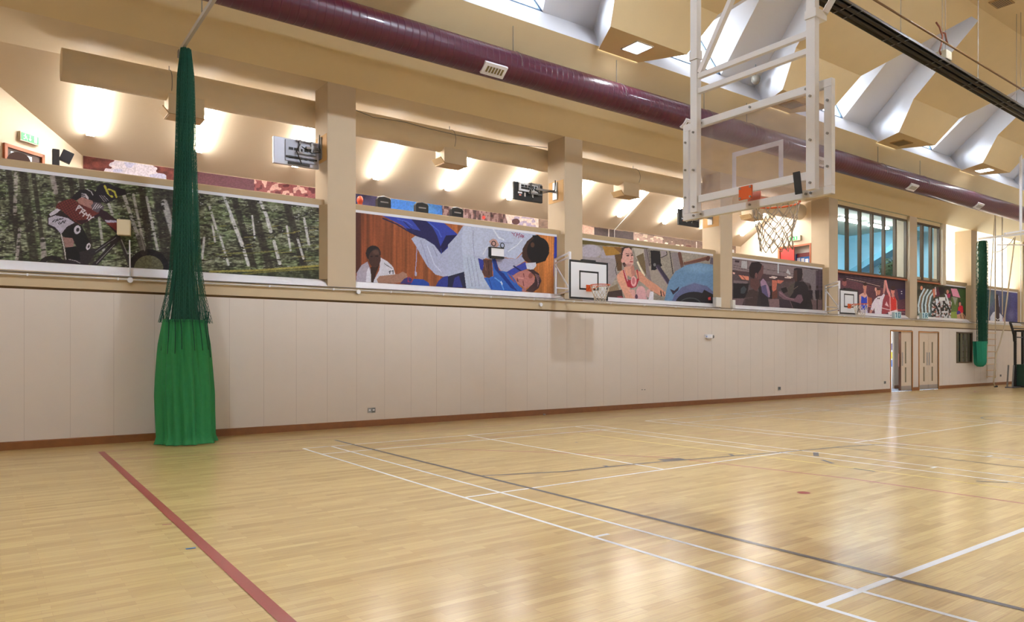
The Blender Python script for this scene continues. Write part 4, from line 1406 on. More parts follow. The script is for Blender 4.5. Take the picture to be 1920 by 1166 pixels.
# ------------------------------------------------------------------ wall fittings
def fittings():
    b = MB()
    zc = 2.80
    pts = [(XL + .1, -.055, 2.70)] + [(x, -.055, z) for x, z in ((-3.8, 2.72), (-1, 2.735), (3, 2.76), (8, 2.77), (14, 2.77), (XR - .3, 2.78))]
    t = thing('cable_conduit', 'thin white conduit clipped along the top of the wall band', 'conduit', (0, -.055, 2.7))
    MB().tube(pts, .013, 8).build('pipe', mat('white conduit', (226, 222, 216), .5), t)
    MB().tube([(p[0], p[1] + .02, p[2] + .045) for p in pts], .009, 6).build('cable', mat('grey cable', (120, 110, 100), .6), t)
    b = MB()
    x = -8.5
    while x < XR - 1:
        zz = np.interp(x, [p[0] for p in pts], [p[2] for p in pts])
        b.box((x - .012, -.072, zz - .02), (x + .012, -.02, zz + .02)); x += 1.25
    b.build('clip', WPAINT, t)
    for (u, v) in ((244, 525), (672, 547), (1014, 571)):
        g = at(u, v, y=-.06)
        MB().tube([(g[0], -.08, g[2]), (g[0], -.03, g[2])], .045, 12).build('junction_box', WPAINT, t)
    # small speaker box in front of the cyclist poster, with its riser
    g = at(232.5, 427, y=.02)
    t = thing('wall_speaker', 'small cream box in front of the cyclist poster', 'speaker', g)
    MB().obox(g, (.97, -.24, 0), (.24, .97, 0), (0, 0, 1), (.10, .07, .13)).build('housing', mat('cream box plastic', (222, 206, 170), .5), t, bevel=.008)
    a = at(243, 450, y=.0); e = at(244, 523, y=-.03)
    MB().tube([a, e], .011, 6).build('riser', WPAINT, t)
    MB().bar(g, g + (0, .17, 0), .03, .03).build('bracket', WPAINT, t)
    # two pale boxes around the third column
    for i, (u, v, hw, hz) in enumerate(((1344.5, 566.5, .12, .14), (1373.5, 570, .06, .12))):
        g = at(u, v, y=-.03)
        t = MB().box(g - (hw, .06, hz), g + (hw, .06, hz)).build('junction_box', mat('pale box plastic', (226, 224, 218), .5))
        tag(t, ['pale grey box left of the foot of the third column', 'narrow white box right of the foot of the third column'][i], 'box')
    # security camera
    g = at(1330, 631, y=-.04)
    t = thing('security_camera', 'small white camera on the wall right of the nearer wall hoop', 'camera', g)
    MB().box(g - (.16, .05, .05), g + (.10, .05, .06)).build('housing', WPAINT, t, bevel=.01)
    MB().tube([g + (.1, 0, 0), g + (.16, -.03, 0)], .045, 14).build('lens', GREYM, t)
    MB().box(g - (.05, .0, .08), g + (.05, .04, -.05)).build('bracket', WPAINT, t)
    g = at(1325, 631, y=-.095)
    MB().box(g - (.015, .004, .015), g + (.015, .0, .015)).build('status_light', mat('blue led', (60, 120, 220), .4), t)
    # sockets
    labs = ['double socket low on the wall right of the green net', 'small grey socket low on the wall left of the open door', 'small grey socket beside the open door', 'small grey socket near the power rack']
    for i, (u, v, hw) in enumerate(((696.5, 769, .085), (1461, 728, .07), (1659, 717, .07), (1876, 704, .08))):
        g = at(u, v, y=0)
        t = thing('socket', labs[i], 'socket', g, 'wall sockets')
        n = 2 if i == 0 else 1
        for k in range(n):
            o = (k - (n - 1) / 2) * hw
            w = hw / 2 if n == 2 else hw
            MB().box((g[0] + o - w + .003, -.012, g[2] - .05), (g[0] + o + w - .003, 0, g[2] + .05)).build('plate', GREYM if k == 0 and n == 2 else SOCK, t)
            MB().box((g[0] + o - w * .5, -.015, g[2] - .01), (g[0] + o + w * .5, -.012, g[2] + .02)).build('switch', PAPER if n == 2 else BLACK, t)
    g = at(1021, 779, y=-.06)
    t = thing('floor_bolt', 'tiny metal fixing at the foot of the skirting below the nearer hoop', 'fixing', (g[0], -.06, 0))
    MB().tube([(g[0], -.05, 0.0), (g[0], -.05, .03)], .03, 10).build('base', GREYM, t)
    # small marks under the hoop
    for i, (u, v) in enumerate(((1204, 730.5), (1209, 730.5))):
        g = at(u, v, y=-.003)
        tag(MB().box(g - (.02, .003, .01), g + (.02, .003, .01)).build('wall_bracket', SOCK), ['left of two tiny grey brackets on the wall below the nearer hoop', 'right of two tiny grey brackets on the wall below the nearer hoop'][i], 'bracket', 'tiny brackets')
    # court numbers
    for i, (u, v) in enumerate(((1681, 591), (1732, 592))):
        g = at(u, v, y=-.25)
        t = thing('court_number', ['white cube sign with blue number below the boxing poster', 'white cube sign with blue number below the rugby poster'][i], 'sign', g, 'court number signs')
        s = .14
        MB().obox(g, (.9, -.43, 0), (.43, .9, 0), (0, 0, 1), (s, .08, .12)).build('plate', mat('pale cyan plate', (206, 232, 234), .4), t, bevel=.01)
        b = MB()
        ux = np.array([.9, -.43, 0]); ny = -np.array([.43, .9, 0]); up = np.array([0, 0, 1.])

        def st(p, q, w=.045):
            P = g + (ux * p[0] + up * p[1]) * .52 + ny * .083; Q = g + (ux * q[0] + up * q[1]) * .52 + ny * .083; w = w * .6
            d = (Q - P) / np.linalg.norm(Q - P)
            b.obox((P + Q) / 2, np.cross(d, ny), d, ny, (w / 2, np.linalg.norm(Q - P) / 2, .003))
        st((-.14, -.17), (-.14, .17)); st((-.2, .1), (-.14, .17), .04)
        st((.02, -.17), (.02, .17)); st((.0, .15), (.16, .15)); st((.16, .17), (.16, 0 if i else -.17)); st((.02, -.15 if not i else 0.0), (.18, -.15 if not i else 0.0)); 
        if i: st((.08, 0), (.18, -.17))
        MB().box((g[0] - .02, g[1] + .05, g[2] - .02), (g[0] + .02, -.02, g[2] + .02)).build('bracket', WPAINT, t)
        b.build('digits', mat('teal digits', (16, 110, 140), .4), t)


fittings()


# ------------------------------------------------------------------ printed posters
# each poster is a flat printed board; its picture lives in the colours of a fine mesh
class Canvas:
    def __init__(self, xa, xb, za, zb, y, step_px, seed=1):
        ua, va = pr(xa, y, (za + zb) / 2); ub, vb = pr(xb, y, (za + zb) / 2)
        h = abs(pr(xa, y, za)[1] - pr(xa, y, zb)[1])
        self.nx = int(min(900, abs(ub - ua) / step_px)) + 1
        self.nz = int(h / step_px) + 1
        self.xa, self.xb, self.za, self.zb, self.y = xa, xb, za, zb, y
        # samples evenly spread over the board
        X, Z = np.meshgrid(np.linspace(xa, xb, self.nx), np.linspace(za, zb, self.nz))
        self.X, self.Z = X, Z
        self.U, self.V = pr(X, y, Z)
        self.c = np.zeros(X.shape + (3,))
        self.r = np.random.RandomState(seed)
        self.o = (0., 0., 1.)

    def frame(self, u0, v0, s):           # coordinates of the drawing being copied
        self.o = (u0, v0, s)
        return self

    @property
    def P(self):
        return (self.U - self.o[0]) * self.o[2], (self.V - self.o[1]) * self.o[2]

    def fill(self, col): self.c[:] = np.array(col, float)

    def blend(self, m, col):
        m = m[..., None]
        self.c = self.c * (1 - m) + np.array(col, float) * m

    def mask(self, pts):
        u, v = self.P
        ins = np.zeros(u.shape, bool)
        n = len(pts)
        for i in range(n):
            x1, y1 = pts[i]; x2, y2 = pts[(i + 1) % n]
            if y1 == y2: continue
            t = ((y1 > v) != (y2 > v)) & (u < (x2 - x1) * (v - y1) / (y2 - y1) + x1)
            ins ^= t
        return ins.astype(float)

    def poly(self, col, *pts, a=1.0): self.blend(self.mask(pts) * a, col)

    def ell(self, col, cx, cy, rx, ry, ang=0, a=1.0, soft=0.0):
        u, v = self.P
        c, s = math.cos(ang), math.sin(ang)
        p = ((u - cx) * c + (v - cy) * s) / rx; q = (-(u - cx) * s + (v - cy) * c) / ry
        d = np.sqrt(p * p + q * q)
        self.blend(((d < 1).astype(float) if not soft else np.clip((1 + soft - d) / (2 * soft), 0, 1)) * a, col)

    def line(self, col, w, *pts, a=1.0):
        u, v = self.P
        for (x1, y1), (x2, y2) in zip(pts, pts[1:]):
            dx, dy = x2 - x1, y2 - y1
            t = np.clip(((u - x1) * dx + (v - y1) * dy) / (dx * dx + dy * dy + 1e-9), 0, 1)
            d = np.hypot(u - x1 - t * dx, v - y1 - t * dy)
            self.blend((d < w / 2) * a * 1.0, col)

    def noise(self, sx, sy, seed=0):
        """smooth value noise with cells sx by sy photo pixels"""
        R = np.random.RandomState(seed)
        T = R.rand(256, 256)
        u, v = self.U / sx, self.V / sy
        i, j = np.floor(u).astype(int), np.floor(v).astype(int)
        f, g = u - i, v - j
        f = f * f * (3 - 2 * f); g = g * g * (3 - 2 * g)
        t = lambda a, b: T[a % 256, b % 256]
        return (t(i, j) * (1 - f) + t(i + 1, j) * f) * (1 - g) + (t(i, j + 1) * (1 - f) + t(i + 1, j + 1) * f) * g

    def shade(self, amt, sx, sy, seed=0): self.c *= (1 + amt * (self.noise(sx, sy, seed) - .5) * 2)[..., None]

    def build(self, name, label, margin=True, gain=1.25, depth=0.012, sat=1.0):
        nx, nz = self.nx, self.nz
        me = D.meshes.new(name)
        Yf = np.full(self.X.shape, self.y)
        co_ = np.stack([self.X, Yf, self.Z], -1).reshape(-1, 3)
        i = np.arange(nz - 1)[:, None] * nx + np.arange(nx - 1)[None]
        q = np.stack([i, i + 1, i + nx + 1, i + nx], -1).reshape(-1, 4)
        # body of the board behind the print
        xa, xb, za, zb, y, yb = self.xa, self.xb, self.za, self.zb, self.y, self.y + depth
        zt = zb + (.055 if margin else 0)
        ex = [(xa, y, za), (xb, y, za), (xb, y, zb), (xa, y, zb), (xa, yb, za), (xb, yb, za), (xb, yb, zt), (xa, yb, zt), (xa, y, zt), (xb, y, zt)]
        n0 = len(co_)
        ef = [(n0 + 4, n0 + 7, n0 + 6, n0 + 5), (n0, n0 + 4, n0 + 5, n0 + 1), (n0 + 8, n0 + 9, n0 + 6, n0 + 7), (n0, n0 + 3, n0 + 8, n0 + 7), (n0 + 1, n0 + 5, n0 + 6, n0 + 9)]
        if margin: ef.append((n0 + 3, n0 + 2, n0 + 9, n0 + 8))
        V = np.vstack([co_, np.array(ex, float)])
        F = [tuple(t) for t in q.tolist()] + ef
        me.from_pydata(V.tolist(), [], F)
        col = np.clip(self.c, 0, 255) / 255
        if sat != 1:
            g = col.mean(-1, keepdims=True); col = np.clip(g + (col - g) * sat, 0, 1)
        col = np.where(col <= .04045, col / 12.92, ((col + .055) / 1.055) ** 2.4) * gain
        A = np.ones((len(V), 4), np.float32)
        A[:n0, :3] = np.clip(col.reshape(-1, 3), 0, .95)
        A[n0:, :3] = lin((236, 236, 244))
        at_ = me.color_attributes.new('print', 'FLOAT_COLOR', 'POINT')
        at_.data.foreach_set('color', A.ravel())
        m = MATS.get('printed picture')
        if not m:
            m = D.materials.new('printed picture'); m.use_nodes = True
            b = m.node_tree.nodes['Principled BSDF']
            b.inputs['Roughness'].default_value = .55
            b.inputs['Specular IOR Level'].default_value = .3
            a = m.node_tree.nodes.new('ShaderNodeAttribute'); a.attribute_name = 'print'
            m.node_tree.links.new(a.outputs['Color'], b.inputs['Base Color'])
            MATS['printed picture'] = m
        me.materials.append(m); me.materials.append(mat('poster white margin', (236, 236, 244), .5))
        mi = np.zeros(len(F), np.int32); mi[len(q):] = 1
        me.polygons.foreach_set('material_index', mi)
        o = D.objects.new(name, me); COL.objects.link(o)
        WORLD[o.name] = np.zeros(3)
        return tag(o, label, 'poster', 'wall murals')


YP = 0.172


def forest(c):
    n = c.noise(7, 2.2, 1) * .5 + c.noise(3.5, 1.4, 2) * .35 + c.noise(22, 7, 3) * .35
    n = n / 1.2
    g = np.clip((n - .32) / .4, 0, 1)[..., None]
    dark = np.array([44, 40, 36.]); mid = np.array([92, 96, 70.]); hi = np.array([150, 158, 128.])
    c.c = np.where(g < .5, dark + (mid - dark) * g * 2, mid + (hi - mid) * (g * 2 - 1))
    gm = (c.noise(34, 13, 5) > .56)[..., None] * 1.0
    c.c = c.c * (1 - .35 * gm) + np.array([84, 108, 58.]) * .35 * gm * (0.6 + .8 * g)
    sp = (c.noise(4, 1.5, 8) > .86) & (c.noise(30, 14, 9) > .5)
    c.blend(sp * .75, (196, 198, 196))


def trunk(c, col, w, p, q, a=.8, seed=0, gaps=.35):
    (x1, y1), (x2, y2) = p, q
    u, v = c.P
    dx, dy = x2 - x1, y2 - y1
    t = np.clip(((u - x1) * dx + (v - y1) * dy) / (dx * dx + dy * dy), 0, 1)
    d = np.hypot(u - x1 - t * dx, v - y1 - t * dy)
    n = c.noise(9, 2.6, seed + 40)
    m = np.clip((w * .5 - d) / (w * .18), 0, 1) * (n > gaps) * a
    c.blend(m, col)


def poster_cyclist():
    xa, xb = -5.2, COLS[0][0] - .004
    c = Canvas(xa, xb, 2.954, 4.363, YP, .85, 3)
    forest(c)
    c.frame(0, 0, 1)
    R = random.Random(5)
    for k, (u, w) in enumerate(((16, 14), (42, 20), (62, 10), (106, 22), (130, 9), (150, 12), (262, 16), (292, 26), (312, 20), (425, 14), (455, 18), (520, 16), (583, 22))):
        trunk(c, (46, 38, 34), w, (u, 320), (u + 26 + (u > 340) * 30, 520), a=.75, seed=k, gaps=.12)
    for k, (p, q, w) in enumerate((((30, 326), (28, 400), 9), ((98, 330), (104, 360), 12), ((80, 450), (84, 498), 13), ((37, 430), (30, 500), 8), ((112, 380), (108, 420), 8))):
        trunk(c, (180, 168, 168), w, p, q, a=.7, seed=60 + k)
    for k, (p, q, w) in enumerate((((232, 365), (268, 470), 8), ((250, 365), (274, 480), 6), ((275, 370), (298, 480), 6), ((204, 383), (211, 402), 6), ((186, 410), (194, 470), 6), ((308, 380), (326, 440), 15))):
        trunk(c, (186, 180, 180), w, p, q, a=.8, seed=80 + k, gaps=.25)
    c.frame(300, 280, 4.165)
    for k, (p, q, w) in enumerate((((500, 370), (560, 520), 26), ((555, 520), (640, 740), 36), ((640, 740), (690, 900), 30), ((785, 410), (830, 520), 26), ((825, 500), (865, 640), 34), ((890, 720), (935, 890), 32), ((385, 440), (440, 620), 22), ((470, 680), (535, 900), 22), ((410, 600), (430, 720), 20), ((1125, 540), (1165, 750), 24), ((990, 600), (1020, 790), 20), ((1075, 700), (1120, 850), 22), ((720, 520), (740, 690), 18), ((345, 690), (330, 850), 22))):
        trunk(c, (204, 202, 206), w, p, q, a=.92, seed=100 + k, gaps=.22)
    for k in range(26):
        x = R.uniform(350, 1260); y = R.uniform(600, 880)
        c.line((150, 140, 62), R.uniform(4, 9), (x, y), (x + R.uniform(30, 120), y - R.uniform(2, 8)), a=.7)
    c.poly((48, 54, 30), (280, 975), (700, 960), (1300, 905), (1300, 1040), (280, 1040), a=.6)
    c.line((170, 158, 62), 16, (390, 955), (760, 945), (1290, 905), a=.85)
    c.line((136, 130, 50), 12, (640, 975), (900, 950), (1290, 930), a=.7)
    c.line((120, 126, 56), 10, (440, 820), (820, 805), (1240, 745), a=.6)
    # the rider
    c.frame(60, 330, 6.857)
    K = (34, 28, 30)
    c.line(K, 62, (100, 1130), (180, 1065), (260, 1050), (350, 1075), (400, 1120))
    c.ell((60, 52, 44), 270, 1150, 110, 60)
    # front wheel
    c.ell(K, 1500, 1190, 262, 250); c.ell((98, 94, 66), 1500, 1200, 190, 180)
    c.shade(.12, 3, 3, 71)
    for a_ in range(0, 180, 24):
        c.line((70, 66, 54), 5, (1500, 1195), (1500 + 190 * math.cos(math.radians(a_ + 180)), 1195 + 180 * math.sin(math.radians(a_ + 180))), a=.6)
    c.line((58, 50, 46), 90, (1380, 800), (1440, 980), a=.65)
    c.line((150, 142, 136), 14, (1290, 680), (1400, 770), (1450, 960), a=.7)
    c.line((60, 54, 54), 40, (1120, 780), (1260, 1160)); c.line((150, 144, 144), 12, (1150, 820), (1225, 1000))
    # frame
    c.line((40, 34, 38), 52, (1100, 770), (700, 1060)); c.line((40, 34, 38), 58, (1110, 800), (800, 1150)); c.line((112, 106, 110), 8, (1080, 790), (720, 1040)); c.line((130, 122, 124), 9, (1060, 880), (830, 1120))
    c.poly((44, 38, 42), (610, 940), (840, 930), (720, 1150), (600, 1150))
    c.line((196, 190, 186), 14, (375, 740), (415, 930), (440, 1080))
    # leg
    c.poly((156, 112, 106), (395, 780), (545, 800), (530, 930), (430, 930))
    c.poly((24, 22, 24), (425, 920), (600, 900), (620, 1080), (440, 1090))
    c.poly((44, 34, 42), (430, 1075), (600, 1080), (740, 1140), (730, 1175), (430, 1165)); c.line((160, 150, 158), 8, (470, 1070), (560, 1090), (620, 1120))
    c.poly((28, 26, 28), (375, 745), (450, 640), (560, 600), (640, 640), (700, 760), (750, 860), (730, 950), (600, 980), (520, 800), (420, 790))
    c.ell((196, 190, 206), 583, 690, 42, 56, .2); c.ell((40, 36, 44), 588, 690, 20, 28, .2); c.ell((196, 190, 206), 724, 905, 26, 46, .3); c.ell(K, 730, 905, 12, 24, .3)
    # shorts
    c.poly((40, 28, 32), (200, 500), (340, 420), (560, 570), (600, 610), (480, 660), (380, 740), (200, 640))
    c.poly((176, 168, 190), (210, 540), (300, 505), (460, 540), (548, 600), (450, 650), (375, 745), (300, 660), (215, 620))
    c.poly((190, 182, 200), (215, 490), (300, 430), (345, 405), (375, 430), (300, 490), (240, 515))
    for p, q in (((262, 590), (300, 560)), ((300, 590), (330, 550)), ((330, 575), (365, 545)), ((360, 560), (400, 545)), ((335, 600), (350, 620)), ((350, 590), (372, 615)), ((372, 612), (400, 575)), ((400, 575), (412, 605)), ((412, 605), (432, 565))):
        c.line(K, 10, p, q)
    # jersey
    c.poly((118, 44, 40), (300, 410), (330, 350), (420, 310), (520, 290), (600, 340), (780, 400), (880, 440), (860, 510), (700, 590), (620, 620), (540, 580), (380, 440))
    u, v = c.P
    chk = ((np.floor((u + v * .3) / 22) + np.floor((v - u * .2) / 22)) % 2)
    jm = c.mask([(300, 410), (330, 350), (420, 310), (520, 290), (600, 340), (700, 400), (680, 560), (620, 620), (540, 580), (380, 440)])
    c.blend(jm * chk * .55, (58, 20, 26))
    c.poly((52, 24, 34), (560, 570), (640, 630), (720, 570), (860, 520), (880, 470), (700, 560))
    # ARMY down the front
    L = (206, 196, 206)
    for p, q in (((602, 376), (568, 438)), ((602, 376), (650, 418)), ((580, 418), (632, 404)),
                 ((655, 425), (612, 478)), ((655, 425), (685, 446)), ((685, 446), (642, 464)), ((642, 460), (678, 496)),
                 ((655, 518), (696, 470)), ((696, 470), (702, 506)), ((702, 506), (742, 492)), ((742, 492), (708, 548)),
                 ((756, 508), (758, 540)), ((792, 528), (758, 540)), ((758, 540), (728, 566))):
        c.line(L, 14, p, q)
    # arms and glove
    c.poly((30, 24, 30), (500, 290), (560, 220), (620, 175), (760, 165), (840, 210), (900, 300), (880, 380), (760, 340), (640, 270), (580, 310))
    c.poly((168, 112, 104), (580, 310), (640, 270), (780, 320), (800, 380), (760, 420), (600, 350))
    for k in range(3): c.line((196, 186, 196), 9, (640, 225 + k * 22), (690, 235 + k * 16), (722, 275 + k * 10))
    c.line((196, 186, 196), 8, (705, 170), (760, 200), (785, 245))
    c.poly((92, 80, 92), (760, 380), (800, 335), (880, 345), (930, 400), (900, 450), (840, 470), (780, 440))
    for k in range(4): c.line((200, 190, 200), 9, (775 + k * 34, 430 - k * 8), (830 + k * 24, 350 + k * 12))
    c.poly((52, 26, 36), (850, 500), (880, 420), (960, 460), (1060, 540), (1110, 600), (1110, 740), (1060, 720), (940, 590))
    c.poly((124, 40, 36), (950, 600), (1110, 590), (1110, 720), (1080, 700)); c.poly((176, 166, 196), (935, 565), (1080, 570), (1090, 598), (960, 598))
    # helmet
    c.ell((32, 24, 34), 960, 210, 140, 120, .3); c.poly((32, 24, 34), (880, 110), (1000, 120), (1200, 175), (1215, 240), (1100, 260), (960, 360), (860, 330), (850, 200))
    c.line((196, 182, 48), 26, (935, 130), (975, 215), (1030, 265)); c.line((196, 182, 48), 22, (985, 170), (1060, 200), (1085, 270)); c.ell((48, 34, 44), 1010, 215, 26, 34, -.3)
    for k in range(3): c.line((150, 140, 150), 6, (870 + k * 26, 250), (930 + k * 26, 330 - k * 8))
    c.shade(.10, 2.2, 1.2, 33)
    c.build('poster', 'long poster of a mountain biker in a blurred birch forest, behind the green net', gain=1.0, sat=.78)


def poster_judo():
    xa, xb = COLS[0][1] + .004, COLS[1][0] - .004
    c = Canvas(xa, xb, 2.954, 4.363, YP, .7, 4)
    c.fill((158, 84, 40))
    g = np.clip((c.U - 668) / 380, 0, 1)[..., None]
    c.c = np.array([128, 62, 34.]) * (1 - g) + np.array([186, 112, 52.]) * g
    c.shade(.22, 5, 120, 1); c.shade(.12, 1.6, 60, 2)
    c.frame(660, 390, 7.775)
    c.poly((88, 44, 32), (40, 60), (130, 80), (130, 920), (40, 960))
    # seated spectator
    c.poly((170, 160, 178), (55, 1090), (70, 940), (140, 830), (225, 780), (270, 900), (290, 1090))
    c.poly((206, 204, 218), (300, 1090), (400, 900), (415, 720), (520, 780), (600, 860), (635, 980), (420, 1000), (380, 1090))
    c.poly((216, 214, 226), (200, 1080), (215, 930), (245, 860), (290, 1000), (290, 1090))
    c.poly((54, 32, 28), (270, 860), (400, 820), (350, 960), (310, 1090), (280, 1080))
    c.ell((34, 26, 26), 310, 660, 108, 115); c.ell((72, 44, 38), 330, 740, 88, 125)
    c.ell((96, 64, 56), 350, 640, 50, 40, 0, .8, .4); c.ell((40, 24, 22), 360, 700, 24, 12); c.ell((40, 24, 22), 285, 705, 20, 10)
    for k in range(6): c.line((70, 62, 78), 7, (470 + k * 20, 800 + k * 14), (486 + k * 20, 826 + k * 12))
    for p, q in (((540, 930), (560, 915)), ((560, 915), (548, 955)), ((580, 920), (600, 910)), ((600, 910), (600, 960))): c.line((50, 50, 66), 12, p, q)
    # foot of a fighter
    c.poly((160, 116, 98), (360, 1040), (400, 990), (560, 975), (680, 960), (740, 925), (800, 960), (810, 1010), (720, 1080), (620, 1095), (380, 1090))
    c.poly((54, 46, 108), (700, 1100), (760, 1030), (830, 1000), (880, 1040), (880, 1120)); c.poly((30, 66, 160), (850, 1120), (900, 1030), (1040, 1040), (1120, 1090), (1130, 1140))
    c.line((170, 44, 70), 8, (815, 1010), (880, 1020), (870, 1080), (820, 1075), (815, 1010))
    # blue trousers, upper
    c.poly((44, 62, 172), (440, 110), (900, 140), (1330, 210), (1480, 330), (1560, 400), (1420, 560), (1300, 680), (1200, 560), (1020, 440), (860, 370), (740, 260), (560, 170))
    c.poly((30, 28, 84), (860, 160), (1060, 170), (1170, 270), (1240, 400), (1290, 560), (1300, 670), (1190, 540), (1000, 420), (850, 350), (780, 290), (900, 310), (1000, 330), (920, 230))
    c.poly((28, 26, 78), (1370, 400), (1530, 390), (1400, 560), (1310, 660), (1290, 560))
    c.line((26, 24, 70), 18, (450, 150), (650, 235), (860, 360), (1050, 450)); c.line((30, 34, 100), 14, (740, 180), (830, 270), (900, 330)); c.line((72, 96, 200), 12, (660, 160), (800, 200), (880, 260))
    c.line((70, 96, 200), 16, (1120, 210), (1260, 330), (1300, 420))
    # white trousers
    Wt = (168, 174, 206)
    c.poly(Wt, (865, 450), (920, 405), (1060, 450), (1200, 540), (1300, 670), (1420, 560), (1560, 400), (1900, 200), (2000, 700), (1560, 960), (1330, 1000), (1220, 970), (1100, 850), (1000, 680), (930, 550))
    c.line((140, 140, 184), 9, (1000, 470), (1060, 640), (1120, 860)); c.line((136, 138, 178), 10, (1180, 560), (1240, 700)); c.line((196, 202, 226), 14, (1100, 560), (1200, 820), (1300, 930))
    c.line((150, 146, 186), 12, (945, 580), (935, 800), (920, 960)); c.ell((160, 160, 196), 930, 960, 16, 34)
    c.poly((40, 52, 140), (1225, 1130), (1260, 1060), (1340, 1000), (1560, 960), (1720, 930), (1720, 1160), (1225, 1150)); c.poly((30, 30, 48), (1420, 1010), (1560, 970), (1480, 1150), (1390, 1150))
    # right half of the picture
    c.frame(840, 400, 7.286)
    c.poly((168, 176, 206), (0, 860), (0, 430), (120, 300), (205, 170), (350, 185), (360, 620), (230, 800), (100, 840))
    c.poly((34, 36, 66), (0, 860), (230, 795), (260, 1020), (0, 1010)); c.poly((44, 50, 130), (90, 880), (150, 850), (200, 1010), (60, 1010))
    c.poly((176, 188, 212), (185, 400), (340, 580), (400, 620), (460, 780), (500, 880), (590, 1050), (250, 1030), (215, 760))
    for k in range(3): c.line((148, 156, 190), 9, (260 + 50 * k, 600), (330 + 50 * k, 1000))
    # jacket of the thrower
    J = (182, 190, 216)
    c.poly(J, (205, 170), (620, 200), (900, 240), (1180, 280), (1230, 310), (1100, 400), (1020, 520), (930, 620), (760, 600), (610, 640), (480, 600), (350, 570), (200, 560), (190, 350))
    c.line((150, 154, 190), 10, (345, 230), (345, 420), (360, 560)); c.line((216, 222, 236), 18, (620, 220), (690, 330), (760, 360)); c.line((210, 216, 232), 16, (480, 560), (520, 480), (560, 440)); c.line((140, 146, 184), 9, (700, 400), (880, 405)); c.line((214, 220, 234), 14, (820, 520), (950, 430), (1010, 360))
    c.poly((166, 168, 200), (660, 610), (940, 620), (1020, 540), (1050, 650), (900, 740), (800, 800), (720, 780), (680, 720))
    # blue jacket
    B = (38, 92, 190)
    c.poly((44, 54, 150), (410, 610), (490, 640), (480, 800), (440, 760))
    c.poly(B, (490, 880), (620, 860), (600, 620), (660, 640), (690, 780), (820, 800), (900, 880), (960, 980), (1060, 1060), (980, 1070), (700, 1060), (590, 1045))
    c.poly((26, 48, 130), (600, 620), (650, 620), (700, 780), (760, 820), (900, 1000), (960, 1070), (860, 1020), (640, 760))
    c.poly((50, 64, 170), (800, 800), (940, 720), (1060, 660), (1080, 760), (960, 800), (880, 850)); c.line((26, 34, 90), 20, (900, 720), (1000, 790))
    c.line((86, 150, 226), 14, (640, 880), (720, 940), (760, 1040)); c.line((24, 60, 150), 10, (560, 900), (600, 1030)); c.line((220, 230, 240), 9, (725, 930), (740, 975)); c.line((220, 230, 240), 7, (715, 940), (745, 955))
    # dark forearm and hand
    c.poly((86, 54, 48), (480, 620), (600, 640), (610, 850), (560, 885), (500, 860), (465, 800), (490, 720)); c.line((122, 80, 66), 12, (500, 680), (520, 780)); c.line((50, 30, 30), 8, (550, 650), (560, 840))
    # hand of the opponent at the back
    c.poly((196, 150, 140), (560, 380), (610, 345), (660, 360), (700, 430), (660, 470), (590, 440))
    # lettering on the shoulder, upside down
    Rr = (150, 40, 96)
    for p, q in (((870, 262), (900, 285)), ((925, 262), (900, 285)), ((900, 285), (905, 308)), ((930, 318), (945, 268)), ((945, 268), (948, 300)), ((948, 300), (980, 272)), ((980, 272), (962, 335)), ((985, 325), (1000, 290)), ((1000, 290), (1020, 298)), ((1020, 298), (1010, 318)), ((1010, 318), (992, 310)), ((1012, 318), (1010, 335)), ((1020, 330), (1038, 300)), ((1025, 305), (1035, 325))): c.line(Rr, 8, p, q)
    # head of the thrower
    c.poly((62, 38, 30), (1010, 590), (1020, 480), (1080, 380), (1160, 310), (1230, 330), (1250, 640), (1130, 690), (1050, 650))
    c.ell((24, 18, 20), 1230, 500, 150, 175, .3); c.poly((24, 18, 20), (1150, 300), (1230, 295), (1350, 400), (1385, 540), (1330, 650), (1200, 690), (1130, 700), (1150, 600), (1180, 480), (1190, 380)); c.ell((84, 54, 42), 1155, 430, 26, 34)
    c.poly((212, 214, 230), (1060, 680), (1200, 670), (1205, 720), (1160, 770), (1080, 760))
    # face of the man below
    c.poly((184, 118, 114), (880, 860), (960, 800), (1060, 770), (1150, 800), (1190, 900), (1180, 960), (1060, 1030), (960, 960))
    c.poly((150, 80, 86), (810, 815), (870, 870), (930, 960), (860, 900)); c.line((120, 60, 66), 12, (1030, 820), (1040, 870)); c.line((110, 56, 60), 10, (1025, 920), (1035, 990)); c.ell((120, 60, 60), 950, 910, 26, 10, 1.3); c.line((210, 146, 138), 14, (960, 880), (1030, 890)); c.ell((150, 86, 80), 1130, 850, 30, 40, .3)
    c.poly((64, 44, 50), (1080, 770), (1160, 765), (1240, 820), (1275, 920), (1240, 1020), (1150, 1085), (1060, 1060), (1120, 1000), (1180, 940), (1190, 860), (1140, 810))
    for k in range(7): c.line((150, 110, 120), 7, (1190 + k * 8, 830 + k * 20), (1250 - k * 4, 860 + k * 22))
    c.ell((180, 116, 112), 1040, 1045, 30, 24)
    # blue edge at the right
    c.poly((34, 54, 170), (1455, 310), (1560, 330), (1560, 1130), (1455, 1110), (1470, 900), (1440, 850)); c.ell((170, 180, 220), 1530, 400, 20, 75)
    c.shade(.05, 2.0, 2.0, 9)
    c.build('poster', 'poster of two judo fighters mid-throw in blue and white, between the first two columns', gain=1.1, sat=.88)
    # trophy-like case and rosettes fixed over the print
    return c


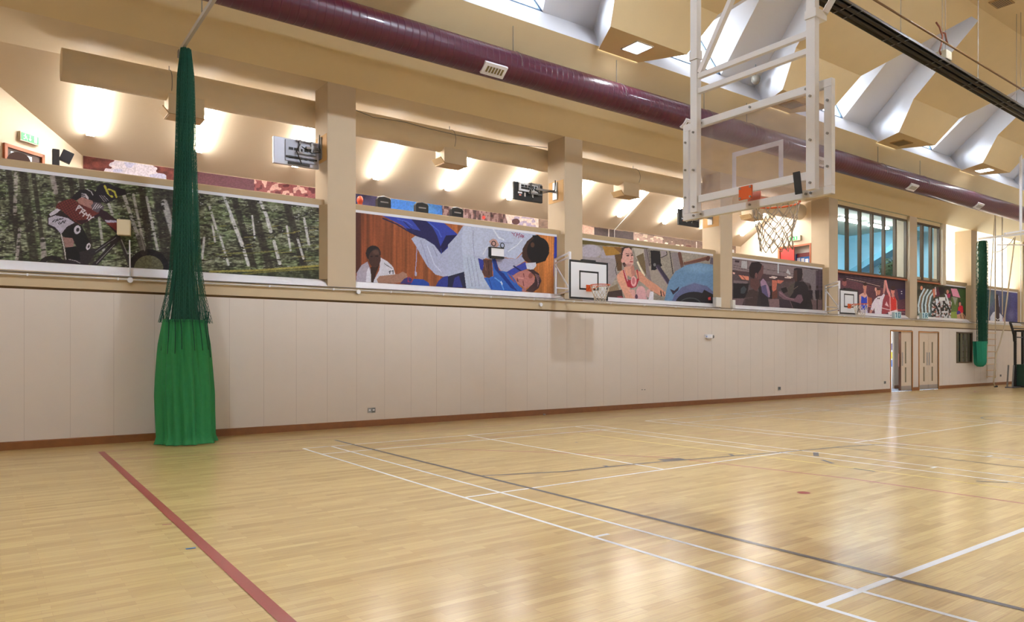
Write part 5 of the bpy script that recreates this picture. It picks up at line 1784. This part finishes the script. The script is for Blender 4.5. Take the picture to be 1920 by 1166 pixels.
def poster_woman():
    xa, xb = COLS[1][1] + .004, COLS[2][0] - .004
    c = Canvas(xa, xb, 2.954, 4.363, YP, .62, 5)
    c.fill((146, 138, 128)); c.shade(.12, 30, 20, 1); c.shade(.08, 2, 2, 2)
    c.frame(1090, 440, 7.385)
    c.poly((90, 78, 40), (0, 60), (1400, 60), (900, 200), (560, 170), (300, 150), (0, 130)); c.ell((166, 160, 172), 130, 230, 150, 95, 0, 1, .1); c.ell((158, 152, 164), 400, 290, 130, 130, 0, 1, .1); c.poly((150, 142, 146), (0, 300), (460, 330), (500, 560), (400, 720), (370, 860), (0, 860))
    c.poly((156, 118, 54), (290, 160), (540, 170), (530, 280), (340, 290)); c.poly((90, 66, 44), (460, 280), (560, 260), (560, 500), (500, 500)); c.line((40, 34, 34), 8, (500, 390), (470, 480), (490, 560)); c.poly((120, 84, 48), (440, 170), (580, 180), (560, 270))
    c.poly((130, 112, 90), (380, 740), (500, 680), (530, 790), (380, 790)); c.poly((62, 48, 44), (370, 790), (560, 760), (580, 885), (370, 880))
    c.poly((176, 168, 158), (720, 180), (880, 200), (900, 420), (760, 330)); c.poly((104, 88, 64), (760, 300), (860, 250), (890, 420), (900, 560), (820, 430)); c.line((226, 214, 190), 24, (780, 380), (820, 470), (870, 560))
    c.poly((124, 114, 116), (865, 190), (920, 200), (985, 650), (960, 660), (900, 560)); c.line((66, 56, 62), 8, (905, 200), (985, 660)); c.line((66, 56, 62), 8, (935, 210), (960, 460))
    c.poly((150, 140, 132), (930, 430), (1080, 460), (1220, 700), (1200, 880), (1000, 800))
    c.poly((26, 24, 28), (955, 215), (1090, 225), (1100, 390), (1120, 430), (1020, 490), (970, 490)); c.ell((110, 110, 112), 1015, 415, 18, 22); c.line((56, 48, 66), 56, (1060, 440), (1210, 660)); c.line((110, 96, 120), 10, (1040, 450), (1190, 680))
    c.poly((150, 140, 146), (1100, 220), (1190, 230), (1180, 280), (1105, 320)); c.line((52, 44, 48), 10, (1100, 320), (1185, 280), (1180, 235)); c.line((50, 42, 48), 12, (1225, 235), (1270, 540)); c.poly((130, 122, 126), (1240, 240), (1340, 250), (1370, 470), (1290, 520))
    c.line((96, 64, 56), 46, (1360, 260), (1400, 450)); c.line((104, 68, 58), 50, (1440, 400), (1760, 320)); c.ell((84, 50, 44), 1750, 330, 26, 36); c.line((160, 120, 100), 8, (1440, 380), (1740, 300)); c.poly((92, 84, 98), (1790, 310), (1860, 320), (1860, 430), (1780, 400))
    # boxing-glove-like blue arch (machine shell)
    c.poly((96, 130, 166), (1150, 920), (1180, 760), (1215, 640), (1300, 510), (1450, 420), (1620, 390), (1800, 410), (1870, 440), (1870, 960), (1150, 930)); c.ell((116, 150, 184), 1640, 470, 200, 60, .05, .8, .5)
    c.poly((86, 92, 128), (1250, 930), (1290, 830), (1390, 730), (1560, 670), (1740, 710), (1870, 830), (1870, 960)); c.ell((104, 110, 146), 1570, 720, 90, 50, 0, .6, .5)
    c.poly((46, 40, 58), (1225, 750), (1290, 775), (1360, 710), (1340, 770), (1270, 830)); c.ell((30, 28, 34), 1560, 960, 260, 170); c.poly((28, 26, 30), (1700, 760), (1870, 850), (1870, 960), (1600, 960)); c.ell((60, 62, 66), 1510, 960, 150, 90); c.ell((26, 24, 28), 1510, 965, 135, 80); c.poly((196, 70, 66), (1755, 870), (1790, 860), (1795, 905), (1760, 905))
    # the woman
    S = (200, 150, 132)
    c.poly((56, 40, 40), (560, 180), (640, 160), (700, 180), (690, 260), (600, 460), (570, 400), (550, 300))
    c.poly(S, (590, 450), (700, 420), (740, 520), (700, 600), (640, 560), (600, 500))
    c.poly((206, 160, 150), (575, 240), (600, 190), (660, 180), (700, 220), (720, 300), (722, 400), (690, 440), (640, 430), (590, 380), (560, 350))
    c.ell((206, 156, 146), 572, 360, 22, 32); c.line((64, 40, 42), 9, (620, 262), (662, 268)); c.ell((60, 44, 44), 644, 290, 22, 10); c.ell((60, 44, 44), 702, 282, 16, 10); c.line((66, 42, 44), 8, (682, 258), (712, 256)); c.line((166, 110, 104), 9, (690, 290), (702, 335), (680, 345)); c.ell((150, 66, 70), 694, 374, 24, 10); c.ell((150, 100, 96), 640, 420, 60, 18, 0, .5, .4)
    c.poly((176, 122, 110), (680, 440), (725, 420), (750, 560), (700, 580))
    c.poly((206, 152, 130), (490, 560), (560, 490), (640, 500), (640, 640), (680, 760), (750, 900), (620, 890), (560, 760), (500, 640))
    c.poly((196, 140, 118), (740, 490), (820, 510), (900, 600), (1050, 700), (1170, 800), (1160, 860), (1080, 840), (960, 770), (860, 680), (780, 620))
    c.poly((160, 44, 58), (575, 490), (600, 480), (640, 620), (740, 640), (790, 600), (760, 490), (780, 480), (800, 620), (760, 720), (700, 740), (640, 720), (600, 600)); c.line((226, 206, 206), 6, (590, 480), (640, 640)); c.ell((216, 160, 164), 725, 645, 40, 72); c.ell((186, 110, 116), 722, 640, 22, 48)
    c.poly((206, 156, 150), (650, 760), (740, 760), (760, 900), (740, 900)); c.ell((202, 156, 160), 825, 800, 66, 90); c.poly((202, 156, 160), (760, 800), (890, 800), (910, 910), (750, 900)); c.ell((90, 60, 80), 762, 860, 20, 36); c.ell((190, 150, 150), 930, 810, 34, 60); c.poly((216, 212, 220), (950, 790), (1000, 780), (1000, 915), (930, 905)); c.line((40, 34, 36), 16, (1100, 780), (1110, 850)); c.line((60, 44, 44), 10, (1130, 790), (1150, 850)); c.line((120, 80, 70), 6, (960, 770), (1080, 840))
    c.poly((130, 50, 58), (500, 850), (560, 850), (600, 890), (490, 885))
    c.shade(.05, 2.0, 2.0, 9)
    c.build('poster', 'poster of a seated woman in a red vest beside a large blue arch')


def poster_men():
    xa, xb = COLS[2][1] + .004, COLS[3][0] - .004
    c = Canvas(xa, xb, 2.954, 4.363, YP, .5, 6)
    c.fill((78, 66, 70)); c.shade(.15, 12, 9, 1); c.shade(.1, 1.6, 1.6, 2)
    c.frame(1365, 470, 9.718)
    c.poly((126, 112, 116), (80, 150), (1500, 330), (1500, 520), (900, 450), (640, 430), (80, 350)); c.poly((70, 52, 58), (80, 350), (1200, 490), (1200, 560), (640, 560), (80, 420))
    for p, q in (((90, 260), (380, 320)), ((640, 330), (1200, 420)), ((90, 300), (380, 360))): c.line((70, 56, 62), 7, p, q)
    c.line((60, 46, 54), 9, (360, 190), (360, 330)); c.line((190, 200, 206), 22, (915, 230), (915, 400)); c.poly((166, 166, 172), (250, 180), (350, 190), (350, 330), (240, 310)); c.poly((176, 176, 182), (1060, 400), (1090, 330), (1140, 420), (1130, 440)); c.poly((56, 40, 48), (130, 170), (210, 180), (200, 220), (130, 210))
    c.poly((204, 128, 106), (190, 440), (380, 470), (380, 540), (250, 520)); c.poly((216, 180, 170), (90, 390), (130, 400), (120, 430), (90, 420)); c.line((66, 44, 46), 10, (250, 450), (320, 530))
    for x in (800, 1080): c.line((226, 206, 200), 18, (x - 40, 488), (x + 60, 500)); c.line((230, 210, 204), 16, (x, 470), (x + 90, 486))
    c.poly((184, 106, 88), (800, 530), (900, 540), (880, 700), (840, 780), (800, 700)); c.poly((190, 110, 96), (900, 530), (1020, 545), (960, 600), (900, 590))
    c.poly((110, 96, 104), (100, 540), (360, 560), (360, 600), (100, 590)); c.poly((26, 22, 28), (95, 590), (380, 600), (340, 860), (95, 870)); c.poly((54, 60, 66), (230, 690), (290, 640), (340, 700), (300, 780), (230, 780))
    c.poly((104, 84, 88), (95, 870), (1780, 900), (1780, 1110), (95, 1020)); c.poly((120, 96, 100), (760, 880), (940, 880), (940, 1040), (750, 1040)); c.poly((28, 22, 28), (750, 640), (800, 640), (800, 880), (760, 870)); c.poly((96, 56, 48), (800, 760), (900, 700), (900, 860), (810, 880))
    c.poly((118, 110, 116), (1370, 330), (1640, 350), (1640, 900), (1560, 900), (1500, 600), (1370, 560)); c.poly((76, 62, 74), (1600, 360), (1780, 370), (1780, 800), (1600, 780))
    for k in range(5): c.line((40, 30, 40), 6, (1640, 420 + 60 * k), (1775, 430 + 60 * k))
    for x in (1640, 1700, 1750): c.line((40, 30, 40), 6, (x, 370), (x, 800))
    for x, s in ((1495, 1), (1625, .8), (1725, .8)): c.ell((46, 32, 36), x, 660, 24 * s, 30 * s); c.poly((34, 28, 38), (x - 50 * s, 720), (x + 50 * s, 720), (x + 40 * s, 880), (x - 36 * s, 880)); c.line((34, 26, 32), 26 * s, (x, 880), (x, 1060))
    # left man
    c.poly((60, 46, 48), (250, 1010), (330, 800), (380, 720), (500, 690), (560, 760), (560, 1040), (250, 1020)); c.poly((44, 38, 42), (560, 740), (760, 1040), (520, 1030)); c.poly((40, 34, 40), (540, 640), (600, 900), (580, 1040), (760, 1040), (720, 820), (700, 640)); c.line((90, 74, 76), 10, (300, 870), (450, 850)); c.line((84, 70, 72), 8, (310, 860), (300, 980))
    c.poly((88, 58, 58), (400, 510), (560, 500), (580, 640), (520, 740), (410, 660)); c.poly((96, 66, 66), (600, 260), (650, 270), (640, 420), (590, 520), (540, 520), (560, 330))
    c.poly((34, 24, 30), (385, 420), (385, 300), (430, 210), (560, 205), (620, 250), (600, 330), (540, 420), (500, 420), (470, 510), (400, 470)); c.ell((110, 74, 72), 515, 450, 24, 50)
    c.poly((150, 122, 148), (590, 560), (640, 505), (690, 560), (740, 660), (770, 760), (760, 850), (730, 840), (680, 620), (600, 650)); c.poly((88, 80, 116), (600, 650), (690, 620), (740, 860), (620, 760))
    # right man
    c.poly((40, 30, 36), (1200, 330), (1250, 310), (1350, 320), (1360, 430), (1340, 540), (1230, 580), (1190, 480)); c.poly((72, 48, 48), (1200, 360), (1260, 350), (1260, 560), (1215, 560), (1195, 470))
    c.poly((38, 32, 38), (1180, 600), (1260, 560), (1380, 560), (1450, 640), (1480, 780), (1540, 1000), (1540, 1090), (1200, 1075), (1130, 900), (1080, 700)); c.poly((76, 70, 66), (1080, 700), (1140, 620), (1220, 580), (1190, 760), (1120, 860)); c.line((120, 100, 90), 8, (1200, 700), (1270, 650))
    c.poly((110, 84, 96), (920, 740), (960, 730), (1100, 860), (1220, 870), (1270, 800), (1340, 800), (1370, 900), (1320, 960), (1180, 920), (1010, 880), (930, 820)); c.line((140, 110, 122), 14, (940, 760), (1060, 850), (1200, 890)); c.poly((30, 24, 30), (960, 690), (1060, 660), (1090, 740), (1010, 780)); c.poly((54, 44, 54), (930, 880), (1120, 900), (1180, 1060), (940, 1040))
    c.shade(.06, 1.6, 1.6, 9)
    c.build('poster', 'dark poster of two men talking in a busy hall, between third and fourth columns')


def poster_boxing():
    xa, xb = COLS[3][1] + .004, COLS[4][0] - .004
    c = Canvas(xa, xb, 2.954, 4.31, YP, .45, 7)
    c.fill((92, 56, 68)); c.shade(.12, 14, 14, 1); c.shade(.1, 1.4, 1.4, 2)
    c.frame(1565, 500, 10.6)
    c.poly((50, 34, 48), (85, 130), (1410, 270), (1410, 470), (1000, 430), (600, 350), (200, 240), (85, 220)); 
    for k in range(4): c.line((116, 96, 104), 7, (200 + 20 * k, 150 + 40 * k), (1040, 290 + 36 * k), a=.7)
    c.line((200, 170, 160), 8, (240, 235), (560, 300), (900, 390)); c.poly((52, 38, 70), (1240, 440), (1400, 440), (1400, 640), (1280, 660))
    for y in (490, 535): c.ell((240, 236, 240), 1330, y, 14, 9)
    c.poly((150, 60, 70), (940, 560), (1100, 560), (1100, 900), (940, 960)); c.poly((228, 190, 200), (1000, 760), (1030, 690), (1080, 800)); c.poly((160, 84, 66), (660, 600), (740, 620), (740, 760), (660, 780))
    c.ell((140, 82, 84), 195, 320, 44, 70); c.ell((56, 30, 38), 195, 265, 40, 26); c.poly((66, 38, 50), (110, 420), (300, 420), (480, 470), (480, 960), (110, 940))
    # blue boxer
    c.poly((206, 160, 150), (490, 560), (560, 520), (620, 520), (660, 600), (660, 860), (640, 860), (620, 640), (540, 640), (520, 860), (490, 840)); c.ell((190, 130, 112), 600, 400, 36, 66); c.ell((50, 30, 30), 605, 345, 40, 34); c.poly((190, 128, 112), (575, 460), (630, 450), (620, 560), (580, 560))
    c.poly((44, 66, 186), (530, 580), (570, 600), (600, 620), (640, 580), (650, 850), (515, 850)); c.poly((210, 204, 226), (515, 850), (650, 850), (655, 930), (515, 925)); c.line((60, 80, 180), 12, (590, 850), (590, 920))
    # referee
    c.poly((226, 214, 226), (800, 640), (860, 590), (930, 580), (980, 530), (1000, 560), (960, 660), (940, 800), (930, 940), (800, 945), (790, 820), (760, 880), (715, 850), (740, 740)); c.poly((196, 140, 130), (960, 520), (985, 270), (1010, 260), (1015, 420), (985, 545)); c.ell((190, 130, 112), 872, 500, 38, 62); c.ell((70, 50, 46), 872, 445, 40, 22); c.poly((30, 26, 34), (850, 615), (870, 628), (895, 610), (895, 650), (870, 632), (850, 650)); c.ell((216, 166, 150), 815, 450, 18, 40); c.line((216, 166, 150), 20, (820, 470), (835, 570)); c.poly((190, 130, 120), (700, 860), (760, 860), (730, 935), (690, 930))
    # red boxer
    c.poly((226, 150, 150), (1000, 260), (1030, 270), (1060, 420), (1110, 540), (1120, 900), (1095, 900), (1090, 600), (1040, 500)); c.ell((206, 130, 120), 1155, 490, 38, 60); c.ell((56, 34, 36), 1160, 425, 48, 46); c.poly((196, 128, 116), (1130, 540), (1185, 540), (1190, 600), (1130, 600)); c.poly((196, 126, 116), (1195, 600), (1240, 680), (1250, 850), (1215, 860), (1195, 700))
    c.poly((206, 56, 50), (1120, 590), (1150, 620), (1190, 590), (1225, 660), (1225, 860), (1120, 870)); c.line((236, 170, 160), 8, (1145, 585), (1170, 640)); c.poly((232, 210, 216), (1060, 900), (1250, 850), (1260, 900), (1160, 960), (1070, 950))
    c.line((214, 190, 196), 16, (940, 820), (1100, 860)); c.line((196, 60, 66), 16, (1250, 860), (1410, 860)); c.line((226, 130, 120), 14, (650, 780), (730, 800)); c.line((160, 130, 140), 8, (1260, 890), (1410, 920))
    c.shade(.05, 1.5, 1.5, 9)
    c.build('poster', 'poster of a boxing referee raising a red-vested boxer\'s arm, under the six-pane window', margin=False)


def poster_rugby():
    xa, xb = COLS[4][1] + .004, COLS[5][0] - .004
    c = Canvas(xa, xb, 2.954, 4.31, YP, .45, 8)
    c.fill((58, 56, 44)); c.shade(.3, 5, 5, 1); c.shade(.12, 1.5, 1.5, 2)
    c.frame(1710, 520, 9.143)
    c.poly((56, 84, 40), (780, 190), (960, 210), (950, 740), (900, 560), (820, 380)); c.poly((90, 110, 60), (670, 330), (790, 350), (780, 590), (670, 590)); c.poly((140, 156, 74), (665, 590), (790, 590), (790, 720), (665, 720)); c.poly((230, 150, 176), (665, 190), (770, 195), (830, 350), (700, 320)); c.poly((150, 150, 140), (690, 330), (780, 350), (740, 480))
    n = c.noise(2.2, 3.4, 13); m = c.mask([(330, 400), (680, 400), (665, 720), (330, 700)])
    c.blend(m * (n > .5), (196, 196, 200)); c.blend(m * (n < .28), (34, 32, 36)); n2 = c.noise(3, 3, 17); c.blend(m * (n2 > .74), (150, 96, 84))
    # striped backs
    for k in range(8):
        x = 120 + k * 30
        col = (196, 214, 222) if k % 2 == 0 else ((120, 100, 80) if k % 4 == 1 else (70, 84, 84))
        c.line(col, 27, (x + 90, 200 + 6 * k), (x + 20, 330), (x - 8, 470), (x, 610))
    c.poly((224, 232, 236), (465, 340), (570, 340), (575, 400), (465, 400)); c.poly((206, 214, 224), (400, 370), (440, 360), (460, 430), (420, 470)); c.ell((40, 30, 36), 500, 230, 56, 70); c.poly((90, 40, 60), (440, 150), (480, 300), (440, 330), (400, 330)); c.poly((206, 190, 190), (390, 170), (410, 160), (420, 300), (400, 300)); c.poly((200, 120, 96), (350, 200), (390, 190), (400, 330), (370, 360))
    c.poly((210, 214, 222), (560, 280), (600, 300), (650, 480), (620, 480)); c.ell((196, 130, 110), 610, 245, 22, 34); c.poly((170, 50, 90), (590, 280), (660, 280), (650, 350), (610, 350)); c.ell((222, 150, 120), 163, 180, 20, 36); c.line((34, 30, 34), 30, (350, 440), (420, 500), (460, 620)); c.line((30, 28, 32), 26, (540, 420), (600, 480), (650, 560))
    # red player and linesman at the right
    c.ell((206, 140, 120), 822, 460, 18, 36); c.poly((206, 40, 60), (790, 520), (820, 480), (870, 490), (880, 600), (850, 620), (790, 600)); c.ell((76, 50, 130), 800, 610, 34, 40); c.poly((196, 150, 120), (770, 640), (830, 620), (860, 600), (930, 680), (945, 740), (770, 725)); c.line((60, 50, 40), 10, (830, 640), (850, 720)); c.line((60, 50, 40), 10, (880, 640), (910, 720))
    c.poly((90, 130, 140), (100, 620), (330, 600), (330, 690), (100, 680), a=.6)
    c.shade(.06, 1.4, 1.4, 9)
    c.build('poster', 'colourful poster of a rugby scrum in striped shirts, under the three-pane window', margin=True)


def poster_runner():
    xa, xb = COLS[5][1] + .004, COLS[6][0] - .004
    c = Canvas(xa, xb, 2.954, 4.363, YP, .45, 9)
    c.fill((74, 78, 116)); g = np.clip((c.U - 1832) / 75, 0, 1)[..., None]
    c.c = np.array([84, 92, 96.]) * (1 - g) + np.array([70, 70, 130.]) * g
    c.shade(.2, 9, 14, 1); c.shade(.08, 1.4, 1.4, 2)
    c.frame(1710, 520, 9.143)
    c.ell((92, 130, 130), 1340, 350, 70, 120, 0, .6, .5); c.ell((92, 120, 120), 1590, 400, 60, 120, 0, .5, .5); c.ell((120, 120, 170), 1700, 640, 50, 80, 0, .6, .5)
    c.ell((34, 28, 34), 1455, 340, 34, 50); c.poly((48, 30, 38), (1420, 350), (1490, 340), (1500, 620), (1510, 780), (1430, 780), (1425, 560)); c.line((150, 160, 190), 12, (1485, 320), (1500, 500))
    c.poly((212, 214, 228), (1340, 680), (1390, 600), (1430, 580), (1430, 760), (1340, 780)); c.poly((212, 214, 228), (1500, 610), (1550, 660), (1560, 780), (1500, 780)); c.line((226, 226, 234), 10, (1435, 700), (1470, 730), (1510, 700)); c.poly((196, 160, 160), (1560, 680), (1600, 720), (1580, 790), (1555, 780))
    c.shade(.05, 1.4, 1.4, 9)
    c.build('poster', 'bluish poster of a runner seen from behind, right of the far green net')


def balcony_mural():
    def strip(xa, xb, fn, label, seed):
        c = Canvas(xa, xb, 3.9, slz(YB) - .01, YB - .014, .6, seed)
        fn(c); c.shade(.1, 2, 2, seed + 5)
        o = c.build('mural', label, margin=False)
        o['category'] = 'mural'; o['group'] = 'murals on the balcony back wall'

    def m1(c):
        c.fill((92, 46, 44)); c.shade(.25, 8, 6, 1)
        c.frame(0, 160, 6.858)
        n = c.noise(14, 7, 4) * 60
        u, v = c.P
        edge = 1270 + (1120 - v) * .9 + n * 2.5
        m = ((u > edge) & (u < 2060 - (1200 - v) * .7 + n * 2)).astype(float)
        c.blend(m, (206, 200, 216)); c.blend(m * (c.noise(22, 8, 9) > .55) * .5, (160, 166, 206))
        c.frame(300, 280, 4.165)
        c.poly((92, 60, 72), (250, 100), (740, 200), (740, 500), (250, 500))
        c.poly((130, 76, 80), (736, 200), (1300, 250), (1300, 500), (736, 500))
        k = c.mask([(736, 200), (1300, 250), (1300, 500), (736, 500)])
        n = c.noise(7, 6, 21); c.blend(k * (n > .66), (206, 168, 164)); c.blend(k * (n < .25), (84, 40, 50))
    strip(X0B + .02, 3.2, m1, 'reddish brown mural strip with white cloud shape on the balcony back wall, left bay', 31)

    def m2(c):
        c.fill((56, 52, 90)); c.shade(.15, 9, 6, 1)
        c.frame(640, 340, 4.571)
        c.poly((56, 112, 196), (360, 100), (860, 180), (870, 400), (360, 400)); c.ell((90, 150, 214), 700, 240, 90, 60, 0, .7, .5)
        c.poly((96, 70, 72), (870, 180), (1500, 270), (1500, 400), (860, 400))
        k = c.mask([(870, 180), (1400, 270), (1440, 400), (860, 400)]); n = c.noise(3, 9, 5); c.blend(k * (n > .6) * .7, (160, 136, 140)); c.blend(k * (n < .3) * .8, (46, 34, 40))
        c.poly((214, 196, 190), (1400, 260), (1800, 330), (1800, 420), (1440, 420)); k = c.mask([(1460, 280), (1800, 320), (1800, 400), (1460, 400)]); c.blend(k * (c.noise(8, 4, 6) > .52) * .7, (140, 130, 170)); c.ell((70, 40, 44), 1495, 345, 34, 26); c.ell((200, 70, 64), 1220, 310, 14, 16)
    strip(3.2, 9.5, m2, 'blue and grey mural strip on the balcony back wall above the judo poster', 37)

    def m3(c):
        c.fill((120, 100, 92)); c.shade(.15, 9, 6, 1)
        c.frame(1020, 400, 5.3)
        c.poly((214, 176, 160), (370, 110), (500, 140), (500, 300), (370, 300)); c.poly((66, 56, 60), (500, 140), (890, 190), (890, 320), (500, 300)); c.line((220, 214, 214), 8, (644, 160), (644, 260)); c.poly((176, 150, 140), (890, 190), (1180, 240), (1180, 340), (890, 300))
        k = c.mask([(900, 190), (1420, 280), (1420, 360), (900, 320)]); n = c.noise(4, 4, 8); c.blend(k * (n > .62) * .9, (230, 214, 200)); c.poly((112, 92, 84), (1180, 230), (1580, 290), (1580, 370), (1180, 250)); c.line((230, 224, 220), 10, (1515, 285), (1515, 350)); c.ell((84, 50, 44), 1435, 328, 28, 12)
    strip(9.5, X1B - .3, m3, 'pink, dark and stone coloured mural strip above the poster of the seated woman', 41)


def judo_case():
    g0 = at(918, 463, y=.10)
    t = thing('wall_box', 'small framed white box with two round clips, fixed on the judo poster', 'box', g0)
    a, b2 = at(920, 464.5, y=.12), at(944, 481.5, y=.12)
    MB().box((a[0], .10, b2[2]), (b2[0], .17, a[2])).build('housing', WPAINT, t)
    q = MB(); q.box((a[0] - .03, .09, b2[2] - .02), (a[0], .17, a[2] + .02)); q.box((a[0], .09, a[2]), (b2[0], .17, a[2] + .025)); q.box((a[0], .09, b2[2] - .05), (b2[0], .17, b2[2]))
    q.build('frame', BLACK, t)
    for u, v in ((925.7, 456.5), (942, 460)):
        c0 = at(u, v, y=.12)
        MB().tube([c0 + (.055 * math.cos(k), 0, .055 * math.sin(k)) for k in np.linspace(0, 2 * PI, 18, endpoint=False)], .009, 6, closed=True).build('clip', BLACK, t)


for f_ in (poster_cyclist, poster_judo, poster_woman, poster_men, poster_boxing, poster_rugby, poster_runner, balcony_mural, judo_case): f_()


# ------------------------------------------------------------------ far corner: ropes, ladder, rack
def far_corner():
    # rope ladder
    yl_ = -.55
    xa = at(1851, 690, y=yl_)[0]; xb = at(1866, 690, y=yl_)[0]
    t = thing('rope_ladder', 'rope ladder with wooden rungs beside the green bag', 'rope ladder', (xa, yl_, .35))
    for x in (xa, xb): MB().tube([(x, yl_, .38), (x, yl_, 1.4), (x + .02, yl_, 2.3), (at(1865, 500, y=yl_)[0] + (x - xa) * .1, yl_, 7.34)], .018, 6).build('rope', CORD2, t)
    for k in range(8):
        z = .45 + k * .27
        MB().tube([(xa - .07, yl_, z), (xb + .07, yl_, z)], .024, 8).build('rung', mat('pale wood rung', (226, 196, 160), .6), t)
    t = thing('climbing_rope', 'thick natural rope slanting down beside the rope ladder', 'rope', (xb + .1, yl_, 0))
    pts = [at(u, v, y=-.75) for u, v in ((1865, 722), (1863, 716), (1865, 690), (1868, 664), (1876, 640), (1884, 608), (1884, 592), (1896, 500), (1903, 445))]
    pts[0][2] = .05
    MB().tube(pts, .03, 8).build('strand', CORD2, t)
    MB().tube([pts[0] + (0, 0, -.03), pts[0] + (.12, -.05, -.02)], .04, 8).build('whipped_end', BLACK, t)
    for i, u in enumerate((1865.5, 1879)):
        a = at(u, 446, y=-1.0); a[2] = 7.76; c_ = at(u + .5, [560, 590][i], y=-1.0)
        t = MB().tube([a, (a + c_) / 2, c_], .022, 6).build('gym_rope', CORD)
        tag(t, ['white cord hanging right beside the far green net', 'second white cord hanging right of the far green net'][i], 'rope', 'hanging cords')
    # siren in the second roof window bay
    g = at(1417, 150, y=-1.75)
    t = thing('siren', 'small grey dome hanging in the roof window bay behind the goal frame', 'siren', g)
    MB().grid([[(g[0] + q * math.cos(a), g[1] + q * math.sin(a), g[2] + z) for a in np.linspace(0, 2 * PI, 18, endpoint=False)] for q, z in ((.001, -.12), (.07, -.10), (.11, -.04), (.12, .04), (.10, .10), (.001, .11))], wrap=True).build('dome', mat('dull grey dome', (150, 142, 130), .5), t)
    MB().tube([g + (0, 0, .1), (g[0], g[1], 9.27)], .008, 5).build('rod', SOCK, t)
    # thin surface conduit on the balcony ceiling
    def osl(u, v):
        d = ray(u, v); tt = (SLA - SLS * CAM[1] - CAM[2]) / (d[2] + SLS * d[1]); return CAM + tt * d + np.array([0, -.02, -.02])
    a, c_ = osl(1226, 362), osl(1142, 426); c_[0] = a[0] = (a[0] + c_[0]) / 2; c_[1] = YB - .03; c_[2] = slz(YB) - .03
    tag(MB().tube([a, c_, (c_[0], c_[1], 3.3)], .014, 6).build('ceiling_conduit', WPAINT), 'thin white conduit crossing the balcony ceiling between two tube lights', 'conduit')
    # loop cord
    p = [at(u, v, y=-1.08) for u, v in ((1862, 473), (1872, 472), (1884, 466), (1895, 455), (1903, 444))]
    tag(MB().tube(p, .016, 6).build('loop_cord', CORD), 'white cord looped between the hanging ropes', 'rope')
    # white hanging goal frame at the right edge
    t = thing('goal_hanger', 'white steel hanger frame at the right edge of the photo', 'frame', at(1914, 440, y=-3))
    a, c_ = at(1914, 330, y=-3.0), at(1914, 432, y=-3.0)
    MB().bar(a + (0, 0, 1.5), c_, .07, .07, up=(0, 1, 0)).build('post', WPAINT, t)
    a, c_ = at(1884, 438, y=-3.0), at(1945, 428, y=-3.0)
    MB().bar(a, c_, .06, .06).build('crossbar', WPAINT, t)
    a, c_ = at(1870, 459, y=-2.0), at(1945, 459, y=-2.0)
    MB().bar(a, c_, .04, .04).build('crossbar', WPAINT, t)
    # white outlined mark on the wall right of the last column: slim white pole
    a, c_ = at(1914, 445, y=-.6), at(1914, 612, y=-.6); a[2] = 7.38
    tag(MB().tube([a, c_], .02, 6).build('pole', WPAINT), 'slim white pole in front of the farthest column', 'pole')
    # power rack
    bx = mat('black steel rack', (30, 30, 32), .45)
    g = at(1905, 718, z=0)
    y0 = -1.3
    X0 = at(1903.5, 660, y=y0)[0]; X1 = at(1917.5, 660, y=y0)[0]
    t = thing('power_rack', 'black steel training rack at the right edge of the photo', 'exercise machine', (X0, y0, 0))
    for x in (X0, X1):
        MB().box((x - .045, y0 - .045, 0), (x + .045, y0 + .045, 2.45)).build('upright', bx, t)
        q = MB()
        for k in range(20): q.box((x - .012, y0 - .05, .3 + k * .1), (x + .012, y0 - .044, .325 + k * .1))
        q.build('adjustment_hole', GREYM, t)
        MB().box((x - .045, y0 - .99, 0), (x + .045, y0 - .9, 2.45)).build('upright', bx, t)
        MB().bar((x, y0, 2.42), (x, y0 - .95, 2.42), .07, .07).build('top_rail', bx, t)
        MB().bar((x, y0 - 1.2, .04), (x, y0 + .1, .04), .07, .07).build('foot', bx, t)
    MB().bar((X0, y0, 2.42), (X1 + .9, y0, 2.42), .07, .07).build('top_rail', bx, t)
    MB().bar((X0, y0 - .95, 2.42), (X1, y0 - .95, 2.42), .07, .07).build('top_rail', bx, t)
    MB().bar((X0, y0, 2.15), (X1, y0, 2.15), .05, .05).build('crossbar', bx, t)
    # flared pull-up horn
    p = [at(u, v, y=y0) for u, v in ((1902, 640), (1901, 628), (1898, 616), (1894, 604))]
    MB().tube(p, .05, 8).build('pull_up_arm', bx, t)
    a = at(1894, 604, y=y0)
    MB().tube([a, a + (2.6, 0, .0)], .025, 8).build('pull_up_bar', bx, t)
    MB().tube([a + (.3, 0, -.25), a + (2.6, 0, -.25)], .02, 8).build('pull_up_bar', bx, t)
    t = thing('storage_crate', 'dark green crate standing between the rack uprights', 'crate', ((X0 + X1) / 2, y0 + .3, 0))
    gm = mat('dark green crate', (36, 70, 56), .6)
    MB().box((X0 + .06, y0 - .3, .02), (X1 - .06, y0 + .06, .98)).build('body', gm, t)
    for k in range(2): MB().box((X0 + .12, y0 - .32, .22 + k * .2), (X1 - .15, y0 - .3, .30 + k * .2)).build('label', mat('grey label', (170, 190, 186), .5), t)
    t = thing('weight_stand', 'grey metal plate stand left of the green crate', 'weight stand', (X0 - .55, y0 + .2, 0))
    MB().bar((X0 - .3, y0, .0), (X0 - .15, y0, .95), .05, .05, up=(0, 1, 0)).build('leg', GREYM, t)
    MB().bar((X0 - .3, y0 + .2, .0), (X0 - .15, y0 + .2, .95), .05, .05, up=(0, 1, 0)).build('leg', GREYM, t)
    MB().bar((X0 - .95, y0 - .1, .02), (X0 - .1, y0 - .1, .02), .3, .04).build('base', mat('dull dark plate', (80, 74, 80), .5), t)


far_corner()
